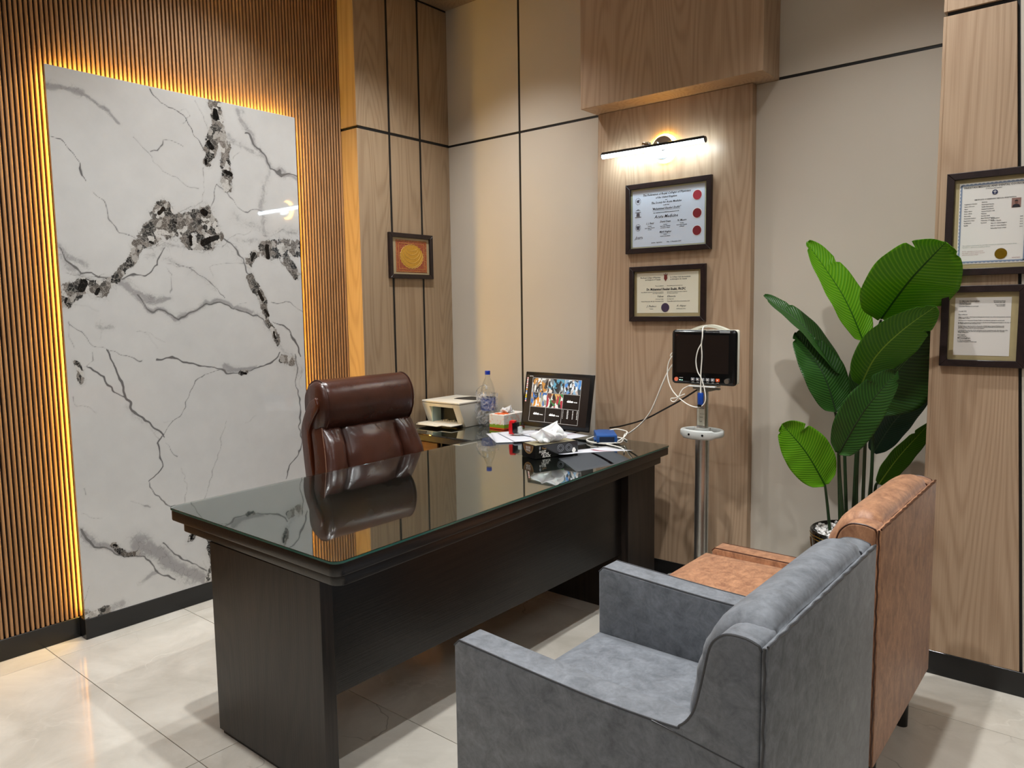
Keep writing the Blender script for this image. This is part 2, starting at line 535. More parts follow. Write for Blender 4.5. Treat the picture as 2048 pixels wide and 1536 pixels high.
struct(br.build('baseboard_back', BASEB))

# ------------------------------------------------------------------ marble slab with its light strip
VEINS=[
(0,2.2,0.7,[[1.221,2.145],[1.263,2.129],[1.298,2.091],[1.329,2.048],[1.336,1.993],[1.35,1.97]]),
(0,2.2,0.6,[[1.378,1.925],[1.408,1.904],[1.424,1.839],[1.441,1.799],[1.463,1.759],[1.541,1.734]]),
(1,11,0.8,[[1.213,2.343],[1.292,2.341],[1.351,2.325]]),
(1,6,0.8,[[1.351,2.321],[1.411,2.302],[1.456,2.27],[1.505,2.221]]),
(0,2,0.5,[[1.343,2.328],[1.41,2.297],[1.462,2.247],[1.505,2.221]]),
(0,2.2,0.7,[[1.639,2.414],[1.689,2.364],[1.759,2.33],[1.81,2.265],[1.872,2.186]]),
(0,2,0.55,[[1.557,2.184],[1.597,2.144],[1.647,2.118],[1.679,2.062],[1.741,2.034],[1.828,2.0]]),
(0,2,0.6,[[1.635,2.137],[1.675,2.148],[1.696,2.198],[1.741,2.192],[1.782,2.177]]),
(1,9,0.7,[[2.076,2.404],[2.112,2.298],[2.184,2.224],[2.224,2.142],[2.303,2.123],[2.378,2.093]]),
(0,2.5,0.9,[[2.101,2.287],[2.185,2.233],[2.224,2.142],[2.303,2.118],[2.379,2.113]]),
(1,10,0.6,[[2.017,2.282],[2.045,2.231],[2.14,2.217],[2.204,2.188],[2.218,2.122],[2.202,2.043],[2.18,1.933],[2.175,1.845],[2.216,1.769]]),
(0,2.2,0.6,[[1.896,1.916],[1.919,1.974],[1.952,2.024],[2.029,1.938],[2.091,1.916],[2.179,1.914]]),
(0,2,0.5,[[1.876,2.087],[1.864,2.05],[1.848,1.939],[1.769,1.887],[1.712,1.855]]),
(0,2,0.5,[[1.847,2.404],[1.891,2.333],[1.902,2.281]]),
(2,20,1,[[1.944,2.41],[1.951,2.353],[1.952,2.289],[1.928,2.222],[1.911,2.183]]),
(2,13,1,[[1.911,2.183],[1.888,2.125]]),
(2,15,1,[[1.976,2.266],[2.002,2.187],[1.988,2.12],[1.99,2.074],[1.997,2.01]]),
(2,24,1,[[1.677,1.878],[1.637,1.814],[1.589,1.75]]),
(2,30,1,[[1.691,1.809],[1.784,1.825],[1.864,1.868],[1.88,1.805],[1.867,1.758]]),
(2,14,1,[[1.762,1.77],[1.806,1.718],[1.876,1.74],[1.938,1.776]]),
(2,13,1,[[1.589,1.75],[1.543,1.704],[1.497,1.633],[1.452,1.581],[1.392,1.529]]),
(2,20,1,[[1.383,1.521],[1.314,1.536],[1.266,1.511],[1.226,1.471]]),
(2,26,1,[[2.202,1.729],[2.283,1.733],[2.379,1.748]]),
(2,15,1,[[2.303,1.673],[2.36,1.614]]),
(2,14,0.9,[[2.134,1.706],[2.088,1.665]]),
(2,12,1,[[2.084,1.587],[2.124,1.52],[2.155,1.48],[2.163,1.411]]),
(2,10,0.9,[[2.163,1.411],[2.203,1.299],[2.229,1.247]]),
(1,14,0.5,[[2.026,1.881],[2.185,1.816],[2.299,1.824],[2.395,1.841]]),
(1,20,0.4,[[1.632,1.726],[1.768,1.716],[1.916,1.752],[2.017,1.719]]),
(0,2.5,0.8,[[1.948,1.782],[1.997,1.728],[2.057,1.683],[2.064,1.616],[2.105,1.568]]),
(0,2.2,0.65,[[1.708,1.641],[1.79,1.599],[1.856,1.573],[1.924,1.527],[1.952,1.48]]),
(1,9,0.5,[[1.664,1.675],[1.789,1.59],[1.856,1.563],[1.903,1.527]]),
(0,2.5,0.7,[[1.658,1.71],[1.626,1.629],[1.562,1.592],[1.51,1.574],[1.467,1.556]]),
(1,12,0.8,[[1.401,1.555],[1.482,1.531],[1.547,1.488],[1.615,1.462],[1.67,1.475]]),
(1,9,0.8,[[1.513,1.496],[1.562,1.444],[1.631,1.417],[1.701,1.38],[1.769,1.415],[1.84,1.461],[1.92,1.461],[2.012,1.441],[2.096,1.411]]),
(0,2.5,0.9,[[1.53,1.488],[1.578,1.435],[1.648,1.408],[1.72,1.384],[1.78,1.424],[1.84,1.456],[1.919,1.447],[2.011,1.432],[2.096,1.397],[2.16,1.351],[2.212,1.258]]),
(1,10,0.6,[[2.096,1.401],[2.16,1.351],[2.213,1.279]]),
(0,2,0.6,[[2.2,1.47],[2.316,1.46],[2.386,1.408]]),
(0,2.5,0.8,[[2.218,1.369],[2.296,1.306],[2.341,1.232],[2.374,1.157]]),
(1,10,0.7,[[1.216,1.695],[1.26,1.649],[1.327,1.627]]),
(1,8,0.6,[[1.22,1.655],[1.258,1.616],[1.293,1.577],[1.369,1.554]]),
(0,2.2,0.8,[[1.222,1.687],[1.259,1.625],[1.294,1.585],[1.349,1.599],[1.41,1.563]]),
(0,2,0.6,[[1.227,1.373],[1.277,1.339],[1.328,1.279],[1.398,1.25],[1.529,1.208]]),
(0,2,0.4,[[1.255,1.45],[1.362,1.433]]),
(0,2,0.5,[[1.661,1.613],[1.681,1.578],[1.668,1.515]]),
(1,7,0.6,[[1.365,1.362],[1.425,1.352]]),
(0,2,0.4,[[1.382,1.386],[1.369,1.311]]),
(0,1.8,0.4,[[1.52,1.34],[1.57,1.294],[1.602,1.248]]),
(0,3,0.95,[[1.386,1.251],[1.418,1.176],[1.441,1.096],[1.446,1.035],[1.472,0.979],[1.529,0.928],[1.579,0.876],[1.609,0.836]]),
(1,7,0.5,[[1.448,0.999],[1.495,0.941],[1.579,0.867]]),
(0,2.4,0.8,[[1.306,1.184],[1.351,1.147],[1.395,1.083],[1.442,1.044]]),
(0,2.4,0.8,[[1.591,1.204],[1.673,1.208],[1.765,1.18],[1.862,1.154],[1.942,1.12],[2.036,1.095],[2.091,1.114],[2.172,1.154],[2.232,1.201]]),
(1,8,0.8,[[1.912,1.142],[1.984,1.122],[2.092,1.119]]),
(2,8,0.9,[[2.025,1.102],[2.052,1.1]]),
(0,1.8,0.6,[[1.901,1.137],[1.789,1.089],[1.747,1.032],[1.694,0.954],[1.663,0.902],[1.609,0.845]]),
(0,2.4,0.75,[[1.595,0.838],[1.566,0.805],[1.572,0.75],[1.591,0.701],[1.575,0.667],[1.525,0.653],[1.528,0.621],[1.552,0.579],[1.595,0.533],[1.686,0.5]]),
(0,2,0.5,[[1.688,0.684],[1.702,0.605],[1.687,0.514]]),
(0,2,0.5,[[1.927,0.868],[1.892,0.795],[1.844,0.666],[1.798,0.568],[1.78,0.513]]),
(0,2,0.6,[[1.611,0.808],[1.663,0.744]]),
(0,2.6,0.7,[[2.338,1.175],[2.333,1.07],[2.349,0.911],[2.331,0.785],[2.351,0.708],[2.31,0.618],[2.25,0.522]]),
(1,9,0.5,[[2.302,1.187],[2.345,1.069],[2.371,1.099]]),
(1,12,0.8,[[1.227,0.474],[1.27,0.411],[1.326,0.392],[1.406,0.34],[1.491,0.308]]),
(1,24,0.85,[[1.459,0.371],[1.51,0.331],[1.579,0.275],[1.631,0.213],[1.704,0.154],[1.78,0.092]]),
(0,2.6,0.9,[[1.224,0.483],[1.262,0.403],[1.325,0.384],[1.396,0.324],[1.49,0.299],[1.513,0.246],[1.538,0.202],[1.627,0.143]]),
(0,2.4,0.85,[[1.583,0.344],[1.635,0.279],[1.68,0.238],[1.727,0.196],[1.774,0.153]]),
(2,9,0.8,[[1.355,0.394],[1.405,0.331],[1.457,0.326]]),
(0,2,0.5,[[1.235,0.237],[1.223,0.171]]),
(2,13,1,[[1.22,0.12],[1.258,0.098],[1.299,0.111]]),
(1,9,0.7,[[1.307,0.108],[1.383,0.12]]),
(1,8,0.7,[[1.529,0.205],[1.474,0.184]]),
(2,9,0.8,[[1.261,1.203],[1.277,1.161],[1.273,1.128]]),
(2,12,0.9,[[1.726,0.356],[1.71,0.331]]),
(2,14,0.9,[[1.784,0.327],[1.811,0.271],[1.826,0.168],[1.791,0.099]]),
(2,14,0.8,[[2.242,1.17],[2.312,1.145]]),
(0,2,0.5,[[1.232,1.065],[1.256,1.021],[1.324,0.988]]),
(0,2,0.45,[[2.023,0.856],[2.079,0.889]]),
(3,15,1,[[1.947,2.368],[1.947,2.343]]),
(3,13,1,[[1.908,2.214],[1.922,2.194]]),
(3,9,1,[[1.986,2.088],[2.011,2.077]]),
(3,7,1,[[1.884,2.134],[1.886,2.116]]),
(3,14,1,[[1.855,1.89],[1.869,1.882]]),
(3,8,1,[[1.673,1.882],[1.649,1.858]]),
(3,13,1,[[1.846,1.738],[1.887,1.759],[1.923,1.775]]),
(3,8,1,[[1.79,1.762],[1.797,1.726]]),
(3,17,1,[[1.31,1.545],[1.301,1.524]]),
(3,12,1,[[2.197,1.739],[2.2,1.689]]),
(3,9,1,[[2.123,1.705],[2.105,1.675]]),
(3,7,1,[[1.597,1.733],[1.61,1.729]]),
(3,8,1,[[2.135,1.51],[2.155,1.475]]),
(3,8,1,[[2.164,1.42],[2.185,1.395]]),
(3,6,1,[[2.208,1.299],[2.218,1.268]]),
(3,6,1,[[1.719,1.825],[1.723,1.822]]),
(3,6,1,[[2.025,1.104],[2.047,1.097]]),
(3,5,1,[[1.357,0.393],[1.367,0.388]]),
(3,7,1,[[1.287,0.115],[1.295,0.114]]),
(3,8,1,[[1.721,0.353],[1.71,0.331]]),
(3,6,0.9,[[1.237,1.475],[1.229,1.459]]),
(3,7,1,[[1.371,1.517],[1.358,1.5]]),
(1,9,0.55,[[1.545,1.73],[1.6,1.776],[1.639,1.849]]),
(1,9,0.55,[[1.94,2.169],[2.0,2.159]]),
(1,9,0.55,[[2.017,1.719],[2.076,1.636],[2.115,1.549]]),
(1,9,0.55,[[2.286,1.783],[2.392,1.78]]),
(1,9,0.55,[[2.212,1.258],[2.279,1.194]]),
(1,9,0.55,[[2.097,2.408],[2.112,2.298]]),
(1,9,0.55,[[1.593,1.663],[1.668,1.728],[1.778,1.716],[1.895,1.723]]),
(1,9,0.55,[[1.442,1.555],[1.516,1.54],[1.615,1.462]]),
(1,9,0.55,[[2.03,1.758],[2.126,1.764],[2.216,1.769]]),
(1,9,0.55,[[2.292,1.673],[2.383,1.594]]),
(0,1.8,0.5,[[1.227,1.382],[1.239,1.332],[1.257,1.266]]),
(0,1.8,0.5,[[1.503,1.332],[1.571,1.321],[1.64,1.283]]),
(0,1.8,0.5,[[1.257,1.592],[1.316,1.569],[1.396,1.588]]),
(0,1.8,0.5,[[1.906,1.574],[1.889,1.629],[1.972,1.661],[2.056,1.664]]),
(0,1.8,0.5,[[1.955,1.726],[2.031,1.787],[2.107,1.811]]),
(0,1.8,0.5,[[2.183,1.797],[2.288,1.824],[2.383,1.83]]),
(0,1.8,0.5,[[1.774,2.276],[1.822,2.311],[1.801,2.352],[1.759,2.33]]),
(0,1.8,0.5,[[2.064,2.187],[2.041,2.146]]),
(0,1.8,0.5,[[1.89,2.162],[1.86,2.139]]),
(0,1.8,0.5,[[2.251,1.338],[2.33,1.253]]),
(0,1.8,0.5,[[1.918,1.965],[1.895,1.907]]),
(0,1.8,0.5,[[1.595,1.707],[1.668,1.737],[1.74,1.714]]),
(0,1.8,0.5,[[1.814,1.682],[1.915,1.724]]),
(0,1.8,0.5,[[1.371,1.579],[1.45,1.556],[1.509,1.557]]),
(0,1.8,0.5,[[2.077,1.461],[2.024,1.461]]),
(0,1.8,0.5,[[2.035,2.229],[2.005,2.252]]),
(0,1.8,0.5,[[1.68,1.64],[1.716,1.624],[1.8,1.608]]),
(0,1.8,0.5,[[1.504,1.753],[1.545,1.73]]),
(0,1.8,0.5,[[1.298,1.184],[1.323,1.208],[1.322,1.25]]),
(0,1.8,0.5,[[1.545,0.89],[1.576,0.822]]),
(0,1.8,0.5,[[1.994,0.327],[1.949,0.307]]),
(0,1.8,0.5,[[1.428,0.56],[1.522,0.53]]),
(0,1.8,0.5,[[2.302,1.187],[2.359,1.11],[2.372,0.993]]),
(0,1.8,0.5,[[1.618,0.908],[1.664,0.906]]),
(0,1.8,0.5,[[1.767,0.214],[1.783,0.131]]),
(0,1.8,0.5,[[1.255,0.657],[1.257,0.622]]),
(0,1.8,0.5,[[1.233,0.55],[1.302,0.53]]),
]

def paint_marble():
    Y0, Y1, Z0, Z1 = 1.2191, 2.393, ZB, 2.4186
    st = .0042
    ny, nz = int((Y1 - Y0) / st), int((Z1 - Z0) / st)
    yy = np.linspace(Y0, Y1, ny + 1); zz = np.linspace(Z0, Z1, nz + 1)
    Y, Z = np.meshgrid(yy, zz, indexing='ij')
    rng = np.random.RandomState(4)
    def vn(fr, seed):
        r = np.random.RandomState(seed).rand(64, 160)
        a, b = (Y - Y0) * fr, (Z - Z0) * fr
        i, j = a.astype(int), b.astype(int)
        u, v = a - i, b - j
        u, v = u * u * (3 - 2 * u), v * v * (3 - 2 * v)
        i, j = i % 63, j % 159
        return (r[i, j] * (1 - u) * (1 - v) + r[i + 1, j] * u * (1 - v) + r[i, j + 1] * (1 - u) * v + r[i + 1, j + 1] * u * v) - .5
    jy = vn(14, 1) * .03 + vn(40, 2) * .013; jz = vn(14, 3) * .03 + vn(40, 4) * .013
    F = [np.zeros_like(Y) for _ in range(4)]
    for k, w, s, pts in VEINS:
        w = w / 1000.0 * (.92 if k == 0 else 1.25 if k == 1 else 1.0)
        d2 = np.full_like(Y, 1e9)
        yj, zj = (Y + jy, Z + jz) if k < 2 else (Y + jy * .8, Z + jz * .8) if k == 2 else (Y + jy * .4, Z + jz * .4)
        for (a, b), (c, d) in zip(pts[:-1], pts[1:]):
            ey, ez = c - a, d - b
            l = ey * ey + ez * ez + 1e-9
            t = np.clip(((yj - a) * ey + (zj - b) * ez) / l, 0, 1)
            d2 = np.minimum(d2, (yj - a - t * ey) ** 2 + (zj - b - t * ez) ** 2)
        dd = np.sqrt(d2)
        if k == 0: f = s * np.clip(1 - dd / (w * 3.2), 0, 1)
        elif k == 1: f = s * np.clip(1.25 - dd / (w * 2.0), 0, 1)
        elif k == 2: f = s * np.clip(1.5 - dd / (w * 1.9), 0, 1)
        else: f = np.clip(1.5 - dd / w, 0, 1)
        F[k] = np.maximum(F[k], f)
    co = np.stack([np.full(Y.size, XM), Y.ravel(), Z.ravel()], 1)
    idx = np.arange(Y.size).reshape(Y.shape)
    q = np.stack([idx[:-1, :-1], idx[1:, :-1], idx[1:, 1:], idx[:-1, 1:]], -1).reshape(-1, 4)
    me = bpy.data.meshes.new('veined_face')
    me.vertices.add(len(co)); me.vertices.foreach_set('co', co.ravel())
    me.loops.add(q.size); me.loops.foreach_set('vertex_index', q.ravel())
    me.polygons.add(len(q)); me.polygons.foreach_set('loop_start', np.arange(0, q.size, 4))
    me.update(calc_edges=True)
    ca = me.color_attributes.new('veins', 'FLOAT_COLOR', 'POINT')
    c4 = np.stack([F[0].ravel(), F[1].ravel(), F[2].ravel(), np.ones(Y.size)], 1)
    ca.data.foreach_set('color', c4.ravel().astype(np.float32))
    cb_ = me.color_attributes.new('chunks', 'FLOAT_COLOR', 'POINT')
    c5 = np.stack([F[3].ravel()] * 3 + [np.ones(Y.size)], 1)
    cb_.data.foreach_set('color', c5.ravel().astype(np.float32))
    return me

def marble_mat():
    m, N, L, b = nt('white_veined_marble')
    at = N.new('ShaderNodeVertexColor'); at.layer_name = 'veins'
    sp = N.new('ShaderNodeSeparateColor'); L.new(at.outputs['Color'], sp.inputs[0])
    tc = N.new('ShaderNodeTexCoord')
    def noise(sc, det=5, ro=.6, dist=0):
        n = N.new('ShaderNodeTexNoise'); n.inputs['Scale'].default_value = sc; n.inputs['Detail'].default_value = det; n.inputs['Roughness'].default_value = ro; n.inputs['Distortion'].default_value = dist
        L.new(tc.outputs['Object'], n.inputs['Vector']); return n.outputs['Fac']
    n1, n2, n3 = noise(38, 7, .7), noise(9, 6), noise(190, 5, .7)
    base = mixc(N, L, n2, rgb('#bdbcba'), rgb('#cecdca'))
    # grey clouds
    g1 = mathn(N, L, 'ADD', sp.outputs[1], mathn(N, L, 'MULTIPLY', mathn(N, L, 'SUBTRACT', n1, .5), 1.3))
    g1 = mathn(N, L, 'MULTIPLY_ADD', g1, 3.5, True); N[-1].inputs[2].default_value = -1.55
    g1 = mathn(N, L, 'MULTIPLY', g1, mathn(N, L, 'MULTIPLY', sp.outputs[1], .95), True)
    c = mixc(N, L, g1, base, rgb('#8b898a'))
    # thin lines
    l1 = mathn(N, L, 'MULTIPLY_ADD', sp.outputs[0], 4.2, True); N[-1].inputs[2].default_value = -1.35
    l1 = mathn(N, L, 'MULTIPLY', l1, mathn(N, L, 'MULTIPLY_ADD', noise(16, 3), 1.8, True)); 
    c = mixc(N, L, mathn(N, L, 'MULTIPLY', l1, .95, True), c, rgb('#4b4a4b'))
    l2 = mathn(N, L, 'MULTIPLY', sp.outputs[0], .35)
    c = mixc(N, L, l2, c, rgb('#8a8886'))
    # a web of hairline cracks and grey haze around the coloured areas
    wq = N.new('ShaderNodeVectorMath'); wq.operation = 'MULTIPLY_ADD'
    nq = N.new('ShaderNodeTexNoise'); nq.inputs['Scale'].default_value = 7; nq.inputs['Detail'].default_value = 6; L.new(tc.outputs['Object'], nq.inputs['Vector'])
    L.new(nq.outputs['Color'], wq.inputs[0]); wq.inputs[1].default_value = (.25, .25, .25); L.new(tc.outputs['Object'], wq.inputs[2])
    vq = N.new('ShaderNodeTexVoronoi'); vq.feature = 'DISTANCE_TO_EDGE'; vq.inputs['Scale'].default_value = 13; L.new(wq.outputs[0], vq.inputs['Vector'])
    hz = mathn(N, L, 'ADD', sp.outputs[2], mathn(N, L, 'MULTIPLY', sp.outputs[1], .8), True)
    eq = mathn(N, L, 'MULTIPLY_ADD', vq.outputs['Distance'], -38.0, True); N[-1].inputs[2].default_value = 1.0
    c = mixc(N, L, mathn(N, L, 'MULTIPLY', hz, mathn(N, L, 'MULTIPLY', eq, n1), True), c, rgb('#3a3938'))
    c = mixc(N, L, mathn(N, L, 'MULTIPLY', mathn(N, L, 'MULTIPLY', hz, n2), .55, True), c, rgb('#9a9794'))
    # breccia: dark and tan fragments in a cracked white net
    mk = mathn(N, L, 'ADD', sp.outputs[2], mathn(N, L, 'MULTIPLY', mathn(N, L, 'SUBTRACT', n1, .5), 1.5))
    mk = mathn(N, L, 'MULTIPLY_ADD', mk, 9.0, True); N[-1].inputs[2].default_value = -4.6
    wv = N.new('ShaderNodeVectorMath'); wv.operation = 'MULTIPLY_ADD'
    nn = N.new('ShaderNodeTexNoise'); nn.inputs['Scale'].default_value = 30; nn.inputs['Detail'].default_value = 5; L.new(tc.outputs['Object'], nn.inputs['Vector'])
    L.new(nn.outputs['Color'], wv.inputs[0]); wv.inputs[1].default_value = (.05, .05, .05); L.new(tc.outputs['Object'], wv.inputs[2])
    vo = N.new('ShaderNodeTexVoronoi'); vo.feature = 'DISTANCE_TO_EDGE'; vo.inputs['Scale'].default_value = 58; L.new(wv.outputs[0], vo.inputs['Vector'])
    vc = N.new('ShaderNodeTexVoronoi'); vc.inputs['Scale'].default_value = 34; L.new(wv.outputs[0], vc.inputs['Vector'])
    sc2 = N.new('ShaderNodeSeparateColor'); L.new(vc.outputs['Color'], sc2.inputs[0])
    cr = N.new('ShaderNodeValToRGB'); cr.color_ramp.interpolation = 'CONSTANT'
    e = cr.color_ramp.elements
    e[0].position = 0; e[0].color = rgb('#161616'); e[1].position = .27; e[1].color = rgb('#5c5650')
    for ps, h in ((.45, '#a39f99'), (.6, '#77706a'), (.72, '#45423f'), (.84, '#c2bfba')):
        k = e.new(ps); k.color = rgb(h)
    L.new(sc2.outputs[0], cr.inputs['Fac'])
    ed = mathn(N, L, 'MULTIPLY_ADD', vo.outputs['Distance'], -14.0, True); N[-1].inputs[2].default_value = 1.0
    k1 = mixc(N, L, mathn(N, L, 'MULTIPLY', mathn(N, L, 'MULTIPLY', ed, n3), 1.25, True), cr.outputs['Color'], rgb('#b9b5ad'))
    sp3 = mathn(N, L, 'MULTIPLY_ADD', n3, 8.0, True); N[-1].inputs[2].default_value = -4.3
    k1 = mixc(N, L, mathn(N, L, 'MULTIPLY', sp3, .6), k1, rgb('#1c1a19'))
    c = mixc(N, L, mathn(N, L, 'MULTIPLY', mk, .95), c, k1)
    a2 = N.new('ShaderNodeVertexColor'); a2.layer_name = 'chunks'
    s2_ = N.new('ShaderNodeSeparateColor'); L.new(a2.outputs['Color'], s2_.inputs[0])
    k2 = mathn(N, L, 'ADD', s2_.outputs[0], mathn(N, L, 'MULTIPLY', mathn(N, L, 'SUBTRACT', n1, .5), 1.5))
    k2 = mathn(N, L, 'MULTIPLY_ADD', k2, 14.0, True); N[-1].inputs[2].default_value = -6.5
    crack = mathn(N, L, 'MULTIPLY_ADD', vo.outputs['Distance'], -26.0, True); N[-1].inputs[2].default_value = .75
    blk = mixc(N, L, mathn(N, L, 'MULTIPLY', crack, .5), rgb('#121212'), rgb('#55524e'))
    c = mixc(N, L, k2, c, blk)
    L.new(c, b.inputs['Base Color'])
    b.inputs['Roughness'].default_value = .035
    b.inputs['Specular IOR Level'].default_value = .5
    return m
MARB = marble_mat()
mp = thing('marble_panel', 'large glossy white marble slab with black and grey veins, backlit amber, on slatted wall', 'wall panel', (XM, 1.806, ZB))
mo = bpy.data.objects.new('veined_face', paint_marble()); mo.data.materials.append(MARB); col.objects.link(mo)
mo.parent = mp; mo.location = (0, -1.806, -ZB); mo.location.x = -XM
EDGE = plain('slab_edge', '#8f8a82', .25)
e = MB(); e.box(XM - .013, XM - .0004, 1.2192, 2.3929, ZB, 2.4185)
e.build('slab', EDGE, mp).location = (-XM, -1.806, -ZB)
e = MB(); e.box(XS + .002, XM - .013, 1.28, 2.335, ZB, 2.36)
e.build('mounting_frame', BLACKGAP, mp).location = (-XM, -1.806, -ZB)
LED = emit('amber_led', (1.0, .62, .11, 1), 16)
LEDT = emit('amber_led_top', (1.0, .62, .11, 1), 30)
for q in ((1.24, 1.252, ZB + .02, 2.40), (2.36, 2.372, ZB + .02, 2.40), (1.252, 2.36, 2.388, 2.40)):
    e = MB(); e.box(XS + .006, XM - .02, q[0], q[1], q[2], q[3])
    e.build('light_strip', LEDT if q[2] > 2 else LED, mp).location = (-XM, -1.806, -ZB)

# ------------------------------------------------------------------ executive desk
def round_poly(pts, r, z, n=7):
    out = []
    m = len(pts)
    for i in range(m):
        p, a, b = Vector(pts[i]), Vector(pts[i - 1]), Vector(pts[(i + 1) % m])
        u, v = (a - p).normalized(), (b - p).normalized()
        ang = u.angle(v)
        t = r / math.tan(ang / 2)
        c = p + (u + v).normalized() * (r / math.sin(ang / 2))
        s, e_ = p + u * t - c, p + v * t - c
        for k in range(n + 1):
            q = s.lerp(e_, k / n).normalized() * r
            out.append((c.x + q.x, c.y + q.y, z))
    return out

def inset(pts, d):
    c = sum((Vector(p) for p in pts), Vector((0, 0))) / len(pts)
    out = []
    m = len(pts)
    for i in range(m):
        p, a, b = Vector(pts[i]), Vector(pts[i - 1]), Vector(pts[(i + 1) % m])
        u, v = (a - p).normalized(), (b - p).normalized()
        out.append(tuple(p + (u + v) * d / math.sin(u.angle(v))))
    return out

DT = .745
# corners of the top: near right, far right, far left, near left (slightly out of square)
quad = [(-1.593, 1.178), (-1.683, 3.223), (-2.567, 3.262), (-2.534, 1.184)]
GLASS = nt('green_edged_glass')
GLASS[3].inputs['Base Color'].default_value = (.80, .93, .90, 1)
GLASS[3].inputs['Transmission Weight'].default_value = 1
GLASS[3].inputs['Roughness'].default_value = .015
GLASS[3].inputs['IOR'].default_value = 2.0
GLASS = GLASS[0]
def off_(o, org):
    o.location = (-org[0], -org[1], 0); return o
DO = (-2.09, 2.2)
desk = thing('executive_desk', 'large dark wenge desk with stepped rounded top under a clear glass sheet', 'desk', (DO[0], DO[1], 0))
t = MB(); t.prism(round_poly(inset(quad, .002), .03, .7005), (0, 0, .036), bev=.004, seg=2)
off_(t.build('desktop', DARKWX, desk), DO)
t = MB(); t.prism(round_poly(inset(quad, .028), .035, .661), (0, 0, .039), bev=.003, seg=2)
off_(t.build('lower_top', DARKWX, desk), DO)
t = MB(); t.prism(round_poly(quad, .03, .7372), (0, 0, DT - .7372), bev=.0012, seg=1)
gt = off_(t.build('glass_top', GLASS, desk, smooth=20), DO)
ring_ = [Vector((q[0], q[1], DT - .0038)) for q in round_poly(inset(quad, -.0006), .03, 0)]
t = MB(); t.loft([[q + Vector((0, 0, dz)) for q in ring_] for dz in (-.0032, .0028)], True, False)
t.build('green_edge', plain('green_glass_edge', '#2f5a50', .15), gt)
t = MB(); t.box(-2.305, -1.709, 1.208, 1.252, .012, .6605, bev=.0015, seg=1)
off_(t.build('side_panel', DARKW, desk), DO)
t = MB(); t.box(-2.29, -1.722, 1.214, 1.246, 0, .012)
off_(t.build('plinth', BLACKGAP, desk), DO)
t = MB(); t.box(-2.32, -1.722, 2.895, 3.14, 0, .6605, bev=.0015, seg=1)
off_(t.build('pedestal', DARKW, desk), DO)
for k in range(3):
    t = MB(); t.box(-2.338, -2.321, 2.90, 3.135, .03 + k * .21, .03 + k * .21 + .2, bev=.002, seg=1)
    d = off_(t.build('drawer', DARKW, desk), DO)
    t = MB(); t.box(-2.356, -2.338, 2.96, 3.075, .125 + k * .21, .135 + k * .21, bev=.003)
    t.build('handle', ALU, d)
t = MB(); t.box(-1.778, -1.76, 1.2525, 2.8945, .277, .6605)
off_(t.build('modesty_panel', DARKWX, desk), DO)

# return desk along the back wall
RZ = .72
ro = (-2.95, 3.15)
BRW = wood('brown_cabinet_wood', '#8a5a2e', '#5f3a1b', contrast=.8, axis='X')
ret = thing('return_desk', 'low dark side cabinet with glossy glass top carrying the printer, in the corner', 'cabinet', (ro[0], ro[1], 0))
t = MB(); t.box(-3.35, -2.59, 2.868, 3.455, .678, .7135, bev=.002, seg=1); off_(t.build('worktop', DARKWX, ret), ro)
t = MB(); t.box(-3.35, -2.59, 2.864, 3.456, .7137, RZ, bev=.0012, seg=1); off_(t.build('glass_top', GLASS, ret, smooth=20), ro)
t = MB()
t.box(-3.34, -3.322, 2.90, 3.45, 0, .678); t.box(-2.93, -2.912, 2.90, 3.45, 0, .678); t.box(-2.625, -2.605, 2.90, 3.45, 0, .678)
t.box(-3.322, -2.625, 3.43, 3.448, 0, .678); t.box(-3.322, -2.93, 2.92, 3.43, .02, .04)
off_(t.build('carcass', DARKW, ret), ro)
for x0, x1 in ((-3.318, -2.934),):
    t = MB(); t.box(x0, x1, 2.885, 2.90, .02, .672, bev=.002, seg=1); d = off_(t.build('door', BRW, ret), ro)
    t = MB(); t.tube([(x1 - .04, 2.884, .42), (x1 - .04, 2.862, .42), (x1 - .04, 2.862, .54), (x1 - .04, 2.884, .54)], .005); t.build('handle', ALU, d)
t = MB(); t.box(-2.908, -2.63, 2.93, 3.42, .34, .356); off_(t.build('shelf', DARKW, ret), ro)

# ------------------------------------------------------------------ armchairs
def suede(name, c1, c2, sx=1.0, streak=(1, 1, 1), rough=.5):
    m, N, L, b = nt(name)
    tc = N.new('ShaderNodeTexCoord')
    mp = N.new('ShaderNodeMapping'); mp.inputs['Scale'].default_value = streak; L.new(tc.outputs['Object'], mp.inputs['Vector'])
    n1 = N.new('ShaderNodeTexNoise'); n1.inputs['Scale'].default_value = 13 * sx; n1.inputs['Detail'].default_value = 8; n1.inputs['Roughness'].default_value = .72; n1.inputs['Distortion'].default_value = .5
    L.new(mp.outputs[0], n1.inputs['Vector'])
    n2 = N.new('ShaderNodeTexNoise'); n2.inputs['Scale'].default_value = 60 * sx; n2.inputs['Detail'].default_value = 5
    L.new(mp.outputs[0], n2.inputs['Vector'])
    f = mathn(N, L, 'MULTIPLY_ADD', n1.outputs['Fac'], 3.0, True); N[-1].inputs[2].default_value = -1.0
    f = mathn(N, L, 'ADD', mathn(N, L, 'MULTIPLY', f, .62), mathn(N, L, 'MULTIPLY', n2.outputs['Fac'], .38), True)
    c = mixc(N, L, f, rgb(c1), rgb(c2)); L.new(c, b.inputs['Base Color'])
    b.inputs['Roughness'].default_value = rough
    b.inputs['Specular IOR Level'].default_value = .35
    b.inputs['Sheen Weight'].default_value = .15
    bp = N.new('ShaderNodeBump'); bp.inputs['Strength'].default_value = .12; bp.inputs['Distance'].default_value = .002
    L.new(n2.outputs['Fac'], bp.inputs['Height']); L.new(bp.outputs['Normal'], b.inputs['Normal'])
    return m
LEGM = plain('black_leg', '#0d0c0c', .3)
